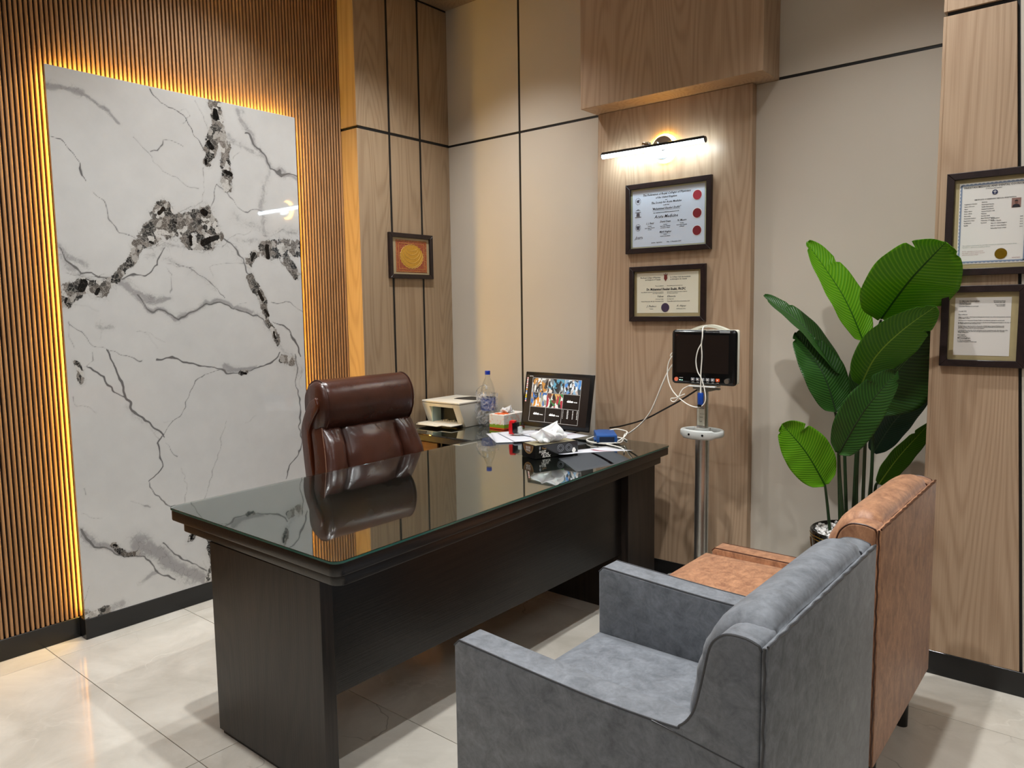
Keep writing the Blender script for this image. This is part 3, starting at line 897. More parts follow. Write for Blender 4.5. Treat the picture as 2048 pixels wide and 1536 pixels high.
def armchair(name, label, loc, mat, pipe, arm_z, low):
    """origin at the rear right foot corner on the floor; x forward is -x, width along +y"""
    W, T = .722, .084
    t0 = thing(name, label, 'armchair', loc)
    bot = .148
    xf = -.752
    if low:
        prof = [(xf, bot), (xf, arm_z - .012), (xf + .012, arm_z), (-.26, arm_z), (-.20, arm_z + .01), (-.165, arm_z + .05), (-.142, arm_z + .12)]
    else:
        prof = [(xf, bot), (xf, arm_z - .016), (xf + .016, arm_z), (-.386, arm_z - .016), (-.182, arm_z - .014), (-.156, arm_z - .006), (-.136, arm_z + .016), (-.122, arm_z + .05)]
    prof += [(-.108, .735), (-.098, .782), (-.086, .804), (-.064, .82), (-.03, .822), (-.004, .815), (0, .806), (0, bot)]
    up_ = smooth_path([Vector((x, 0, z)) for x, z in prof[2:-2]], 4)
    poly = [Vector((prof[0][0], 0, prof[0][1])), Vector((prof[1][0], 0, prof[1][1]))] + up_ + [Vector((0, 0, prof[-2][1])), Vector((0, 0, bot))]
    for k, y0 in enumerate((0, W - T)):
        p = MB(); p.prism([(q.x, y0, q.z) for q in poly], (0, T, 0), bev=.007, seg=3)
        arm = p.build('side_wing', mat, t0, smooth=50)
        for yy in (y0 + .003,) if k == 0 else (y0 + .003, y0 + T - .003):
            p = MB(); p.tube([(q.x, yy, q.z - .001) for q in poly[1:-1]], .0024, n=6)
            p.build('seam', pipe, arm)
    if not low:
        p = MB(); p.tube(smooth_path([(-.215, .0005, .603), (-.172, .0004, .598), (-.112, .0004, .590), (-.06, .0004, .583), (-.008, .0004, .577)], 5), .0018, n=6)
        p.build('seam', pipe, [c for c in t0.children if c.name.startswith('side_wing')][0])
    # seat cushion, front rail and base
    def cushion(nm, x0, x1, y0, y1, z0, z1, puff=.012, par=t0):
        nx, ny = 14, 14
        rings = []
        bm = bmesh.new()
        grid = []
        for i in range(nx + 1):
            row = []
            for j in range(ny + 1):
                u, v = i / nx * 2 - 1, j / ny * 2 - 1
                h = (1 - abs(u) ** 6) * (1 - abs(v) ** 6)
                edge = .012 * (1 - (1 - abs(u) ** 12) * (1 - abs(v) ** 12))
                row.append(bm.verts.new((x0 + (x1 - x0) * i / nx, y0 + (y1 - y0) * j / ny, z1 - edge + puff * h * (.8 + .3 * math.sin(3 * u + 2 * v)))))
            grid.append(row)
        for i in range(nx):
            for j in range(ny): bm.faces.new((grid[i][j], grid[i + 1][j], grid[i + 1][j + 1], grid[i][j + 1]))
        ring = [grid[i][0] for i in range(nx + 1)] + [grid[nx][j] for j in range(1, ny + 1)] + [grid[i][ny] for i in range(nx - 1, -1, -1)] + [grid[0][j] for j in range(ny - 1, 0, -1)]
        low_ = [bm.verts.new((v.co.x, v.co.y, z0)) for v in ring]
        n = len(ring)
        for k in range(n): bm.faces.new((ring[k], ring[(k + 1) % n], low_[(k + 1) % n], low_[k]))
        bm.faces.new(low_)
        s = MB(); s.bm.free(); s.bm = bm
        return s.build(nm, mat, par, smooth=60)
    seat_z = .432 if not low else .438
    if low: cushion('seat', xf - .022, -.12, T + .002, W - T - .002, .30, seat_z, .008)
    else: cushion('seat', xf + .004, -.12, T + .002, W - T - .002, .30, seat_z - .008, .014)
    p = MB(); p.box(xf + .006, -.02, T + .002, W - T - .002, bot, .298, bev=.006)
    p.build('seat_base', mat, t0)
    # padded back that rolls over the top between the wings
    bp_ = [(-.018, .40), (-.004, .60), (-.002, .79), (-.004, .812), (-.014, .832), (-.04, .844), (-.07, .842), (-.105, .822), (-.134, .782), (-.153, .732), (-.165, .68), (-.178, .6), (-.19, .5), (-.205, .40)]
    bs = smooth_path([Vector((x, 0, z)) for x, z in bp_], 3)
    ny = 26
    rings = []
    for j in range(ny + 1):
        y = T - .03 + (W - 2 * T + .06) * j / ny
        d = min(y - (T - .03), (W - T + .03) - y)
        k = 1 - math.exp(-d / .016)
        ring = []
        for i, q in enumerate(bs):
            cx, cz = -.07, min(q.z, .72)
            wr = .0028 * math.sin(i * 1.9 + j * .4) * math.exp(-d / .05) + .0016 * math.sin(j * .9 + i * .25)
            s_ = .80 + .2 * k
            x = cx + (q.x - cx) * s_ if q.x < -.06 else q.x
            z = cz + (q.z - cz) * (.72 + .28 * k)
            ring.append((x + wr * (1 if q.x < -.03 else 0), y, z + wr * (1 if q.z > .8 else 0)))
        rings.append(ring)
    p = MB(); p.loft(rings, True, True)
    p.build('backrest', mat, t0, smooth=70)
    # flat back panel with its uneven seam
    p = MB(); p.box(-.0005, .012, .002, W - .002, bot, .813, bev=.004, seg=2)
    bpn = p.build('back_panel', mat, t0)
    p = MB()
    p.tube([(.011 + .0012 * math.sin(k * 1.7), .004 + (W - .008) * k / 40, .815 + .0015 * math.sin(k * 2.3)) for k in range(41)], .003, n=6)
    p.tube([(.006 + .0015 * math.sin(k * 2.1), .002, bot + (.813 - bot) * k / 30) for k in range(31)], .0026, n=6)
    p.tube([(.006 + .0015 * math.sin(k * 2.1), W - .002, bot + (.813 - bot) * k / 30) for k in range(31)], .0026, n=6)
    p.build('seam', pipe, bpn)
    for x in (xf + .07, -.035):
        for y in (.155, W - .155):
            p = MB(); p.cyl((x, y, 0), (x, y, bot + .002), .019, .021, 20)
            lg = p.build('leg', LEGM, t0)
    return t0
GREY = suede('grey_suede', '#494d52', '#82868c', 1.7, rough=.6)
GPIPE = plain('dark_grey_piping', '#3c3d40', .5)
BROWN = suede('brown_waxed_leather', '#74493a' if False else '#683f2b', '#c6926b', 2.4, (1, .8, .5), rough=.5)
BPIPE = plain('dark_brown_piping', '#4c2a17', .45)
armchair('armchair', 'grey suede armchair with high arms, nearest the camera', (-.470, 1.240, 0), GREY, GPIPE, .620, False)
armchair('armchair', 'tan brown leather armchair with low rails, behind the grey one', (-.492, 2.096, 0), BROWN, BPIPE, .452, True)

# ------------------------------------------------------------------ executive chair
LEA, N, L, b = nt('oxblood_leather')
tc = N.new('ShaderNodeTexCoord'); n1 = N.new('ShaderNodeTexNoise'); n1.inputs['Scale'].default_value = 7; n1.inputs['Detail'].default_value = 6
L.new(tc.outputs['Object'], n1.inputs['Vector'])
L.new(mixc(N, L, n1.outputs['Fac'], rgb('#24110c'), rgb('#4c281c')), b.inputs['Base Color'])
b.inputs['Roughness'].default_value = .27; b.inputs['Specular IOR Level'].default_value = .6
n2 = N.new('ShaderNodeTexNoise'); n2.inputs['Scale'].default_value = 22; n2.inputs['Detail'].default_value = 3; L.new(tc.outputs['Object'], n2.inputs['Vector'])
bp = N.new('ShaderNodeBump'); bp.inputs['Strength'].default_value = .25; bp.inputs['Distance'].default_value = .006; L.new(n2.outputs['Fac'], bp.inputs['Height']); L.new(bp.outputs['Normal'], b.inputs['Normal'])
CHW = wood('cherry_wood_gloss', '#4f2412', '#2c1108', contrast=.6, rough=.18, coat=.4)
STIT = plain('tan_stitching', '#8a6248', .6)
ex = thing('executive_chair', 'brown leather executive chair with rolled headrest and curved wooden sides behind the desk', 'office chair', (-2.60, 2.2225, 0))
EX0 = (-2.60, 2.2225)
y0, y1 = 1.956 - EX0[1], 2.492 - EX0[1]
# headrest: rounded roll, profile in x-z
hp = [(-2.80, .885), (-2.83, .94), (-2.838, 1.0), (-2.83, 1.055), (-2.80, 1.092), (-2.755, 1.108), (-2.71, 1.094), (-2.68, 1.055), (-2.668, 1.0), (-2.675, .945), (-2.70, .895), (-2.75, .872)]
hs = smooth_path([Vector((x - EX0[0], 0, z)) for x, z in hp], 4, closed=True)
cc = Vector((-2.752 - EX0[0], 0, .99))
rings = []
for j in range(25):
    t = j / 24
    y = y0 + (y1 - y0) * t
    d = min(y - y0, y1 - y)
    k = .80 + .20 * math.sqrt(max(0, 1 - max(0, 1 - d / .03) ** 2))
    rings.append([(cc.x + (q.x - cc.x) * k, y, cc.z + (q.z - cc.z) * k) for q in hs])
p = MB(); p.loft(rings)
hr = p.build('headrest', LEA, ex, smooth=60)
for y in (y0 + .022, y1 - .022):
    p = MB(); p.tube([(cc.x + (q.x - cc.x) * 1.0, y, cc.z + (q.z - cc.z) * 1.0) for q in hs], .0022, n=5, closed=True)
    p.build('stitching', LEA, hr)
# backrest with three channels
def backfront(z):   # front surface x at height z
    t = (.89 - z) / .45
    return -2.715 + .05 * math.sin(math.pi * min(1, max(0, t))) + .03 * t
ch = [(y0 + .004, y0 + .115), (y0 + .115, y1 - .115), (y1 - .115, y1 - .004)]
for a, b_ in ch:
    rings = []
    for i in range(23):
        z = .905 - .50 * i / 22
        flare = .045 * min(1, i / 12)
        s = 1 + flare * 2 / (y1 - y0) * 1.0
        ring = []
        for j in range(13):
            v = j / 12
            y = (a + (b_ - a) * v) * s
            pf = (1 - abs(2 * v - 1) ** 3.2) * .034 * min(1, (i + .5) / 3)
            wr = .004 * math.sin(i * 1.35 + a * 40) * math.exp(-min(v, 1 - v) / .14) + .004 * math.sin(j * 2.4 + a * 9) * math.exp(-i / 1.6)
            ring.append((backfront(z) - EX0[0] + pf + wr, y, z))
        ring += [(backfront(z) - EX0[0] - .07, b_ * s, z), (backfront(z) - EX0[0] - .07, a * s, z)]
        rings.append(ring)
    p = MB(); p.loft(rings); p.build('back_cushion', LEA, ex, smooth=70)
p = MB(); p.tube([(backfront(.9 - .5 * i / 20) - EX0[0] + .006, (y0 + .006) * (1 + .045 * min(1, i / 11) * 2 / (y1 - y0)), .9 - .5 * i / 20) for i in range(21)], .0014, n=5)
p.build('stitching', STIT, ex)
p = MB(); p.box(-2.86 - EX0[0], -2.775 - EX0[0], y0 + .02, y1 - .02, .40, .90, bev=.03, seg=4); p.build('back_shell', LEA, ex)
# curved wooden side frames, running from the roll down and forward into the armrests
for sgn, yy in ((1, y0 - .012), (-1, y1 + .012)):
    L_ = [(-2.728, 1.035), (-2.775, 1.01), (-2.815, .953), (-2.842, .887), (-2.838, .82), (-2.822, .68), (-2.80, .54), (-2.76, .44)]
    R__ = [(-2.722, 1.028), (-2.712, .985), (-2.745, .945), (-2.780, .89), (-2.782, .83), (-2.762, .685), (-2.735, .56), (-2.70, .45)]
    a, b_ = smooth_path([(x - EX0[0], yy, z) for x, z in L_], 4), smooth_path([(x - EX0[0], yy, z) for x, z in R__], 4)
    p = MB(); p.prism([tuple(q) for q in a] + [tuple(q) for q in reversed(b_)], (0, .026 * sgn, 0), bev=.006, seg=3)
    p.build('wooden_side', CHW, ex, smooth=50)
    ap = smooth_path([(-2.80 - EX0[0], yy, .60), (-2.70 - EX0[0], yy - .02 * sgn, .64), (-2.57 - EX0[0], yy - .03 * sgn, .635), (-2.45 - EX0[0], yy - .03 * sgn, .61), (-2.39 - EX0[0], yy - .02 * sgn, .58), (-2.43 - EX0[0], yy - .01 * sgn, .50), (-2.50 - EX0[0], yy, .44)], 5)
    p = MB(); p.tube(ap, .018, n=10); am = p.build('armrest', CHW, ex)
    p = MB(); p.box(-2.74 - EX0[0], -2.56 - EX0[0], yy - .03 * sgn - .025, yy - .03 * sgn + .025, .635, .663, bev=.012, seg=3); p.build('arm_pad', LEA, am)
p = MB(); p.box(-2.78 - EX0[0], -2.25 - EX0[0], y0 - .01, y1 + .01, .38, .50, bev=.045, seg=5); p.build('seat', LEA, ex, smooth=60)
p = MB(); p.cyl((0, 0, .12), (0, 0, .38), .028); p.cyl((0, 0, .33), (0, 0, .38), .09); p.build('gas_lift', BLKPL, ex)
for k in range(5):
    a = R(72 * k + 20)
    dx, dy = math.cos(a), math.sin(a)
    p = MB(); p.tube([(0, 0, .115), (dx * .14, dy * .14, .11), (dx * .29, dy * .29, .085)], [.028, .024, .018], n=8)
    lg = p.build('base_leg', CHW, ex)
    p = MB(); p.cyl((dx * .29 - dy * .025, dy * .29 + dx * .025, .027), (dx * .29 + dy * .025, dy * .29 - dx * .025, .027), .027); p.cyl((dx * .29, dy * .29, .04), (dx * .29, dy * .29, .085), .008)
    p.build('castor', BLKPL, lg)

# ------------------------------------------------------------------ picture frames
INKB = plain('faded_print', '#4a4a55', .6)
def framed(label, plane, u0, u1, z0, z1, paper, fw_=.03, ftz=.02, mat=None, paper_mat=None):
    """plane ('y', yv) hangs on a back wall face, ('x', xv) on the left wall; returns thing and placement matrix of the sheet plane"""
    w, h = u1 - u0, z1 - z0
    if plane[0] == 'y': Mw = Matrix(((1, 0, 0, u0), (0, 0, -1, plane[1]), (0, 1, 0, z0), (0, 0, 0, 1)))
    else: Mw = Matrix(((0, 0, 1, plane[1]), (1, 0, 0, u0), (0, 1, 0, z0), (0, 0, 0, 1)))
    t = bpy.data.objects.new('framed_picture' if 'gold draped' in label else 'framed_letter' if 'letter' in label else 'framed_certificate', None); col.objects.link(t); t.empty_display_size = .05
    t.matrix_world = Mw
    tag(t, label, 'picture')
    # local: x right, y up, z towards the room
    m = MB()
    F = ftz
    for a in (((0, 0), (w, 0), (w - fw_, fw_), (fw_, fw_)), ((0, h), (w, h), (w - fw_, h - fw_), (fw_, h - fw_)), ((0, 0), (0, h), (fw_, h - fw_), (fw_, fw_)), ((w, 0), (w, h), (w - fw_, h - fw_), (w - fw_, fw_))):
        b = MB(); b.prism([(x, y, .001) for x, y in a], (0, 0, F), bev=.0015, seg=1); b.build('frame_rail', BLACKF, t)
    b = MB(); b.box(fw_ - .002, w - fw_ + .002, fw_ - .002, h - fw_ + .002, .0015, .008); b.build('mount_board', mat or MATB, t)
    a, c, e, g_ = paper
    b = MB(); b.box(a, c, e, g_, .008, .0088); b.build('sheet', paper_mat or WHITEP, t)
    b = MB(); b.quad((fw_, fw_, .0125), (w - fw_, fw_, .0125), (w - fw_, h - fw_, .0125), (fw_, h - fw_, .0125)); b.build('glass_pane', GLASSP, t, smooth=0)
    return t, Matrix.Translation((0, 0, .0095))

def disc(t, nm, x, y, r, mat, z=.0092, n=32, sx=1.0):
    b = MB(); b.prism([(x + r * sx * math.cos(2 * math.pi * k / n), y + r * math.sin(2 * math.pi * k / n), z) for k in range(n)], (0, 0, .0006))
    return b.build(nm, mat, t, smooth=0)

def rule(m, x0, x1, y, th=.0008, z=.0095):
    m.quad((x0, y, z), (x1, y, z), (x1, y + th, z), (x0, y + th, z))

RED = plain('red_seal', '#7a1822', .5)
RED2 = plain('bright_red_seal', '#a62c3a', .5)
LAMPBLUE = plain('lamp_tinted_certificate', '#cfd9e6', .5)  # cool light of the lamp above is painted into the paper colour
CREAM = plain('cream_certificate', '#e2dcc6', .55)
GOLD = plain('gold_foil_seal', '#b8952a', .25, metal=.9)
PURP = plain('purple_seal', '#40324a', .5)
MATL = plain('pale_green_mount_board', '#c9cba9', .6)

# certificate with three red seals
yc_ = YC
t, Ms = framed('framed lamp-tinted certificate with three red seals under the wall lamp', ('y', yc_), -2.041, -1.572, 1.681, 2.029, (.036, .432, .032, .314), .026, mat=MATL, paper_mat=LAMPBLUE)
w, h = .469, .348
L1 = [('The Federation of Royal Colleges of Physicians', .226, .283, .0150), ('of the United Kingdom', .226, .266, .0135), ('and', .226, .254, .008), ('The Society for Acute Medicine', .226, .241, .0140), ('certify that', .226, .229, .008), ('"Muhammad Shaukat Sheikh"', .226, .211, .0145),
      ('has completed successfully the assessment for the', .226, .194, .0075), ('Acute Medicine', .226, .169, .022),
      ('S. J. Field', .135, .142, .013), ('David Dunn', .222, .146, .013), ('N. Moore', .312, .146, .013), ('President', .135, .131, .006), ('President', .222, .134, .006), ('President', .312, .134, .006),
      ('Royal College of Physicians', .135, .122, .0055), ('Royal College of Physicians', .222, .126, .0055), ('Royal College of Physicians', .312, .126, .0055), ('of London', .135, .114, .0055), ('and Surgeons of Glasgow', .222, .118, .0055), ('of Edinburgh', .312, .118, .0055),
      ('Mark Hughes', .222, .096, .013), ('President', .222, .085, .0055), ('Society for Acute Medicine', .222, .077, .0055), ('London   September            Date  12 November 2014', .226, .047, .008)]
text_mesh([(a, x, y, s, 'CENTER', .35, .0002, .93) for a, x, y, s in L1], 'lettering', INK, t, Ms)
text_mesh([('sam', .075, .072, .026, 'CENTER', 0, 0, 1), ('/', .052, .068, .03, 'CENTER', .3, 0, 1)], 'society_mark', INKB, t, Ms)
m = MB(); rule(m, .150, .302, .206); rule(m, .195, .25, .0905)
for cx, cy in ((.068, .262), (.068, .130)):
    n = 14
    for k in range(n):
        a = 2 * math.pi * k / n
        m.quad(*[(cx + .016 * math.cos(a + s) * q, cy + .018 * math.sin(a + s) * q, .0095) for s, q in ((0, 1), (.25, 1), (.25, .82), (0, .82))])
m.quad((.061, .120, .0095), (.075, .120, .0095), (.079, .138, .0095), (.057, .138, .0095))
m.quad((.061, .256, .0095), (.074, .254, .0095), (.077, .270, .0095), (.06, .267, .0095))
rule(m, .050, .086, .181, .003); rule(m, .052, .084, .205, .003)
m.quad((.058, .186, .0095), (.078, .186, .0095), (.076, .203, .0095), (.06, .203, .0095))
m.quad((.052, .214, .0095), (.068, .222, .0095), (.084, .214, .0095), (.068, .217, .0095))
m.build('crests', INKB, t, smooth=0, recalc=False)['kind'] = 'stuff'
WR = plain('white_seal_rim', '#ece9ea', .5)
for cy, mt in ((.262, RED2), (.176, RED), (.093, RED)):
    disc(t, 'seal_rim', .393, cy, .0255, WR, .0091)
    disc(t, 'seal', .393, cy, .0228, mt, .0096)

# cream certificate below
t, Ms = framed('framed cream certificate with dark purple seal, lower one on the middle oak pilaster', ('y', yc_), -2.019, -1.5975, 1.335, 1.6135, (.041, .381, .042, .245), .025, paper_mat=CREAM)
L1 = [('The Royal College of Physicians', .176, .2175, .0098, 'RIGHT'), ('and Surgeons of Canada', .176, .207, .0098, 'RIGHT'), ('Le College royal des medecins', .229, .2175, .0098, 'LEFT'), ('et chirurgiens du Canada', .229, .207, .0098, 'LEFT'),
      ('This is to certify that', .193, .176, .006, 'RIGHT'), ('Nous declarons par les presentes que', .213, .176, .006, 'LEFT'),
      ('having fulfilled the requirements of the by-laws and regulations', .193, .1455, .0055, 'RIGHT'), ('of the College is admitted as a', .193, .139, .0055, 'RIGHT'), ('ayant satisfait aux exigences des statuts et reglements', .213, .1455, .0055, 'LEFT'), ('du College est admis au titre', .213, .139, .0055, 'LEFT'),
      ('Fellow', .193, .121, .0135, 'RIGHT'), ("d'Associe", .213, .121, .0135, 'LEFT'), ('of the Royal College', .193, .110, .006, 'RIGHT'), ('du College royal', .213, .110, .006, 'LEFT'),
      ('Ottawa Wednesday 14th day of November 2018', .193, .0985, .007, 'RIGHT'), ('Ottawa Mercredi le 14 jour de novembre 2018', .213, .0985, .007, 'LEFT'),
      ('President', .125, .061, .006, 'CENTER'), ('Chief Executive Officer', .290, .061, .006, 'CENTER')]
text_mesh([(a, x, y, s, al, .0, .0001, .92) for a, x, y, s, al in L1], 'lettering', INK, t, Ms)
text_mesh([('Dr. Muhammad Shaukat Sheikh, FRCPC', .205, .156, .0168, 'CENTER', .1, .0005, .80), ('J. Padmos', .125, .072, .014, 'CENTER', .5, 0, 1), ('A. Hayes', .290, .073, .014, 'CENTER', .5, 0, 1)], 'bold_lettering', INK, t, Ms)
disc(t, 'seal', .203, .069, .0225, PURP)
m = MB()
m.prism([(.196, .232, .0092), (.2125, .232, .0092), (.214, .214, .0092), (.204, .200, .0092), (.195, .213, .0092)], (0, 0, .0005))
m.prism([(.1925, .238, .0092), (.200, .2335, .0092), (.1955, .231, .0092)], (0, 0, .0005)); m.prism([(.216, .238, .0092), (.2085, .2335, .0092), (.213, .231, .0092)], (0, 0, .0005)); m.prism([(.204, .2425, .0092), (.207, .233, .0092), (.201, .233, .0092)], (0, 0, .0005))
m.build('crest', plain('crest_red', '#6f2a26', .5), t, smooth=0)['kind'] = 'stuff'

# right pilaster, upper: council certificate
yr_ = YR
t, Ms = framed('tall framed certificate with scalloped blue border, photo and gold seal, upper right', ('y', yr_), -.536, -.270, 1.504, 1.864, (.039, .245, .040, .322), .024, paper_mat=plain('ivory_paper', '#ddd9d2', .55))
BLUEB = plain('slate_blue_border', '#7c8aa0', .55)
m = MB(); N_ = 22
def scal(x0, y0, x1, y1, n, th=.0055):
    for k in range(n):
        a, b_ = k / n, (k + 1) / n
        nx, ny = -(y1 - y0), (x1 - x0); l = math.hypot(nx, ny); nx /= l; ny /= l
        pts = []
        for s in range(5):
            u = a + (b_ - a) * s / 4; r_ = math.sin(math.pi * s / 4) * .0028
            pts.append((x0 + (x1 - x0) * u - nx * r_, y0 + (y1 - y0) * u - ny * r_, .0095))
        for s in range(4, -1, -1):
            u = a + (b_ - a) * s / 4
            pts.append((x0 + (x1 - x0) * u + nx * th * .7, y0 + (y1 - y0) * u + ny * th * .7, .0095))
        m.bm.faces.new([m.bm.verts.new(p) for p in pts])
scal(.044, .046, .240, .046, 16); scal(.240, .046, .240, .316, 22); scal(.240, .316, .044, .316, 16); scal(.044, .316, .044, .046, 22)
m.build('scalloped_border', BLUEB, t, smooth=0, recalc=False)
L1 = [('PAKISTAN MEDICAL AND DENTAL COUNCIL', .142, .303, .0092, 'CENTER'), ('G-10/4, Mauve Area, Islamabad', .142, .297, .004, 'CENTER'), ('CERTIFICATE OF PERMANENT MEDICAL REGISTRATION', .147, .2605, .0052, 'CENTER')]
rows = ['Registration Number', 'Name of Doctor', 'Name', 'Father Name', 'Date of Birth', 'Nationality', 'Permanent Address', 'Registration Date', 'Qualification', 'Validity']
vals = ['99999-N', 'Muhammad Shaukat', 'Sheikh Muhammad', 'Medical Practitioner', 'General Practice with', 'Pakistani', 'Karachi, Sindh', 'Basic Medical Degree', 'University of Karachi', 'Renewed']
for k in range(10):
    L1.append((rows[k], .056, .2475 - k * .0082, .0048, 'LEFT')); L1.append((vals[k], .108, .2505 - k * .0078, .0048, 'LEFT'))
for k, s in enumerate(('Qualifications', 'M.B.B.S. Karachi', 'M.R.C.P. United Kingdom', 'M.R.C.P. Acute Medicine', 'Fellowship Royal College')): L1.append((s, .138, .1935 - k * .0085, .0048, 'LEFT')); L1.append(('20%02d' % (8 + 2 * k), .222, .1935 - k * .0085, .0045, 'LEFT'))
text_mesh([(a, x, y, s, al, 0, .0001, .95) for a, x, y, s, al in L1], 'lettering', INK, t, Ms)
text_mesh([('This certificate is issued under the seal of the Council and is valid subject to renewal as shown.', .055, .103, .0046, 'LEFT', 0, 0, .92), ('The holder is registered as a medical practitioner.', .055, .097, .0046, 'LEFT', 0, 0, .92)], 'green_lettering', plain('green_ink', '#5d7a6c', .6), t, Ms)
text_mesh([('NOTE: registration is to be renewed.', .055, .083, .0046, 'LEFT', 0, 0, .92), ('Any change in address shall be reported', .055, .077, .0046, 'LEFT', 0, 0, .92), ('within the period prescribed.', .055, .071, .0046, 'LEFT', 0, 0, .92), ('REGISTRAR', .205, .055, .0046, 'LEFT', 0, 0, 1)], 'red_lettering', plain('red_ink', '#9a5a55', .6), t, Ms)
disc(t, 'gold_seal', .172, .072, .0185, GOLD)
disc(t, 'council_emblem', .146, .284, .0085, plain('navy_emblem', '#28304f', .5))
m = MB(); m.quad((.1415, .285, .0099), (.1505, .285, .0099), (.1505, .2865, .0099), (.1415, .2865, .0099)); m.quad((.1453, .278, .0099), (.1467, .278, .0099), (.1467, .290, .0099), (.1453, .290, .0099)); m.build('emblem_mark', WHITEP, t, smooth=0, recalc=False)
b = MB(); b.box(.196, .223, .226, .258, .0088, .0094); ph = b.build('portrait_photo', plain('photo_backdrop', '#8c6a60', .5), t)
b = MB(); b.prism([(.198, .2265, .0094), (.221, .2265, .0094), (.219, .234, .0094), (.2135, .237, .0094), (.2055, .237, .0094), (.200, .234, .0094)], (0, 0, .0004)); b.build('suit', plain('photo_dark_suit', '#16161d', .5), ph, smooth=0)
b = MB(); b.prism([(.2096 + .0048 * math.cos(a), .2435 + .0065 * math.sin(a), .0096) for a in [2 * math.pi * k / 16 for k in range(16)]], (0, 0, .0004)); b.build('face', plain('photo_skin', '#70483a', .5), ph, smooth=0)
b = MB(); b.prism([(.2096 + .0052 * math.cos(a), .2468 + .0045 * math.sin(a), .0098) for a in [math.pi * k / 10 for k in range(11)]], (0, 0, .0004)); b.build('hair', plain('photo_hair', '#1b1413', .5), ph, smooth=0)

# right pilaster, lower: letter
t, Ms = framed('framed typed letter on white paper, lowest on the right pilaster', ('y', yr_), -.537, -.279, 1.180, 1.468, (.042, .212, .040, .246), .024, paper_mat=plain('letter_paper', '#dad5ce', .55))
L1 = [('Dr Malcolm Cunningham', .061, .231, .0072, 'LEFT'), ('MBChB, FRCP', .061, .2255, .0045, 'LEFT'), ('Forvie MB, ABERDEEN', .061, .2215, .0045, 'LEFT'), ('Consultant Physician & Cardiologist', .061, .2135, .0048, 'LEFT'),
      ('347 Anderson Street', .200, .231, .0048, 'RIGHT'), ('Aberdeen AB1 2XD', .200, .226, .0048, 'RIGHT'), ('Phone 01224 8847', .200, .2185, .0045, 'RIGHT'), ('Fax 01224 8839', .200, .214, .0045, 'RIGHT'),
      ('31st July 2002', .060, .196, .0050, 'LEFT'), ('Dear Sir/Madam', .060, .184, .0050, 'LEFT'),
      ('I work as a member of the Royal and Management selection one of the training physician awarded', .060, .1755, .0046, 'LEFT'), ('in Edinburgh, Scotland.', .060, .1715, .0046, 'LEFT'),
      ('I have known Dr Muhammad Shaukat Sheikh in a professional capacity for several years.', .060, .1635, .0046, 'LEFT'),
      ('He has been appointed Consultant Physician in the Board and Management Hospital on the basis of', .060, .156, .0046, 'LEFT'), ('his outstanding work ethic and patient care.', .060, .152, .0046, 'LEFT'),
      ('During his time he has been kind to the people of Edinburgh in General Medicine in the', .060, .1435, .0046, 'LEFT'), ('Canadian College of Physicians and continues to maintain Edinburgh among work in the', .060, .1395, .0046, 'LEFT'), ('and in charge of Physicians in other areas together.', .060, .1355, .0046, 'LEFT'),
      ('I recommend him sincerely, and his enthusiasm and his outstanding work. Each that one of the', .060, .1285, .0046, 'LEFT'), ('high attention within the visit and a strongly recommended him as a Fellow for Canadian', .060, .1245, .0046, 'LEFT'), ('College of Physicians.', .060, .1205, .0046, 'LEFT'),
      ('Kind regards', .060, .112, .0050, 'LEFT'), ('Yours sincerely,', .060, .107, .0050, 'LEFT'), ('MCunningham', .060, .0995, .0080, 'LEFT'), ('Dr Malcolm Cunningham', .060, .0925, .0048, 'LEFT'), ('Consultant Physician & Cardiologist', .060, .0875, .0048, 'LEFT')]
text_mesh([(a, x - .006, y, s, al, 0, .0001, .86) for a, x, y, s, al in L1], 'lettering', INK, t, Ms)

# small picture on the left wall: golden draped oval on a red patterned field
REDP, N, L, b = nt('red_patterned_print')
tc = N.new('ShaderNodeTexCoord'); vo = N.new('ShaderNodeTexVoronoi'); vo.inputs['Scale'].default_value = 160; L.new(tc.outputs['Object'], vo.inputs['Vector'])
cr = N.new('ShaderNodeValToRGB'); cr.color_ramp.elements[0].color = rgb('#8c3524'); cr.color_ramp.elements[1].color = rgb('#b8693a'); cr.color_ramp.elements[0].position = .3; L.new(vo.outputs['Distance'], cr.inputs['Fac']); cr.color_ramp.elements[1].position = .8
L.new(cr.outputs['Color'], b.inputs['Base Color']); b.inputs['Roughness'].default_value = .5
t, Ms = framed('small black framed picture of a gold draped oval on red, left wall', ('x', XO), 2.9365, 3.286, 1.597, 1.861, (.055, .305, .036, .226), .025, mat=plain('beige_mount_board', '#b3a17e', .6), paper_mat=REDP)
GOLDP = plain('gold_print', '#c79226', .5, noise=.12, nscale=120); GOLDL = plain('light_gold_line', '#e2b860', .5)
b = MB(); cx, cy = .18, .131
ov = []
for k in range(72):
    a = 2 * math.pi * k / 72
    r_ = 1 + .035 * math.cos(12 * a * 2)
    ov.append((cx + .093 * r_ * math.cos(a), cy + .070 * r_ * math.sin(a), .0089))
b.prism(ov, (0, 0, .0004)); b.build('gold_oval', GOLDP, t, smooth=0)
m = MB()
m.tube([(p[0], p[1], .0096) for p in ov], .0011, n=4, closed=True)
for q in range(5):
    a_, d_ = .035 + .013 * q, .052 - .0 * q
    pts = [(cx + (a_ + .006) * math.sin(s), cy + .052 - q * .004 - (.018 + .0205 * q) * math.cos(s) , .0096) for s in [(-1 + 2 * k / 16) * 1.35 for k in range(17)]]
    m.tube(pts, .0012, n=4)
for a_, b_, c_, d_ in ((.060, .300, .042, .220), (.078, .282, .056, .206)):
    m.tube([(a_, c_, .0094), (b_, c_, .0094), (b_, d_, .0094), (a_, d_, .0094)], .0009, n=4, closed=True)
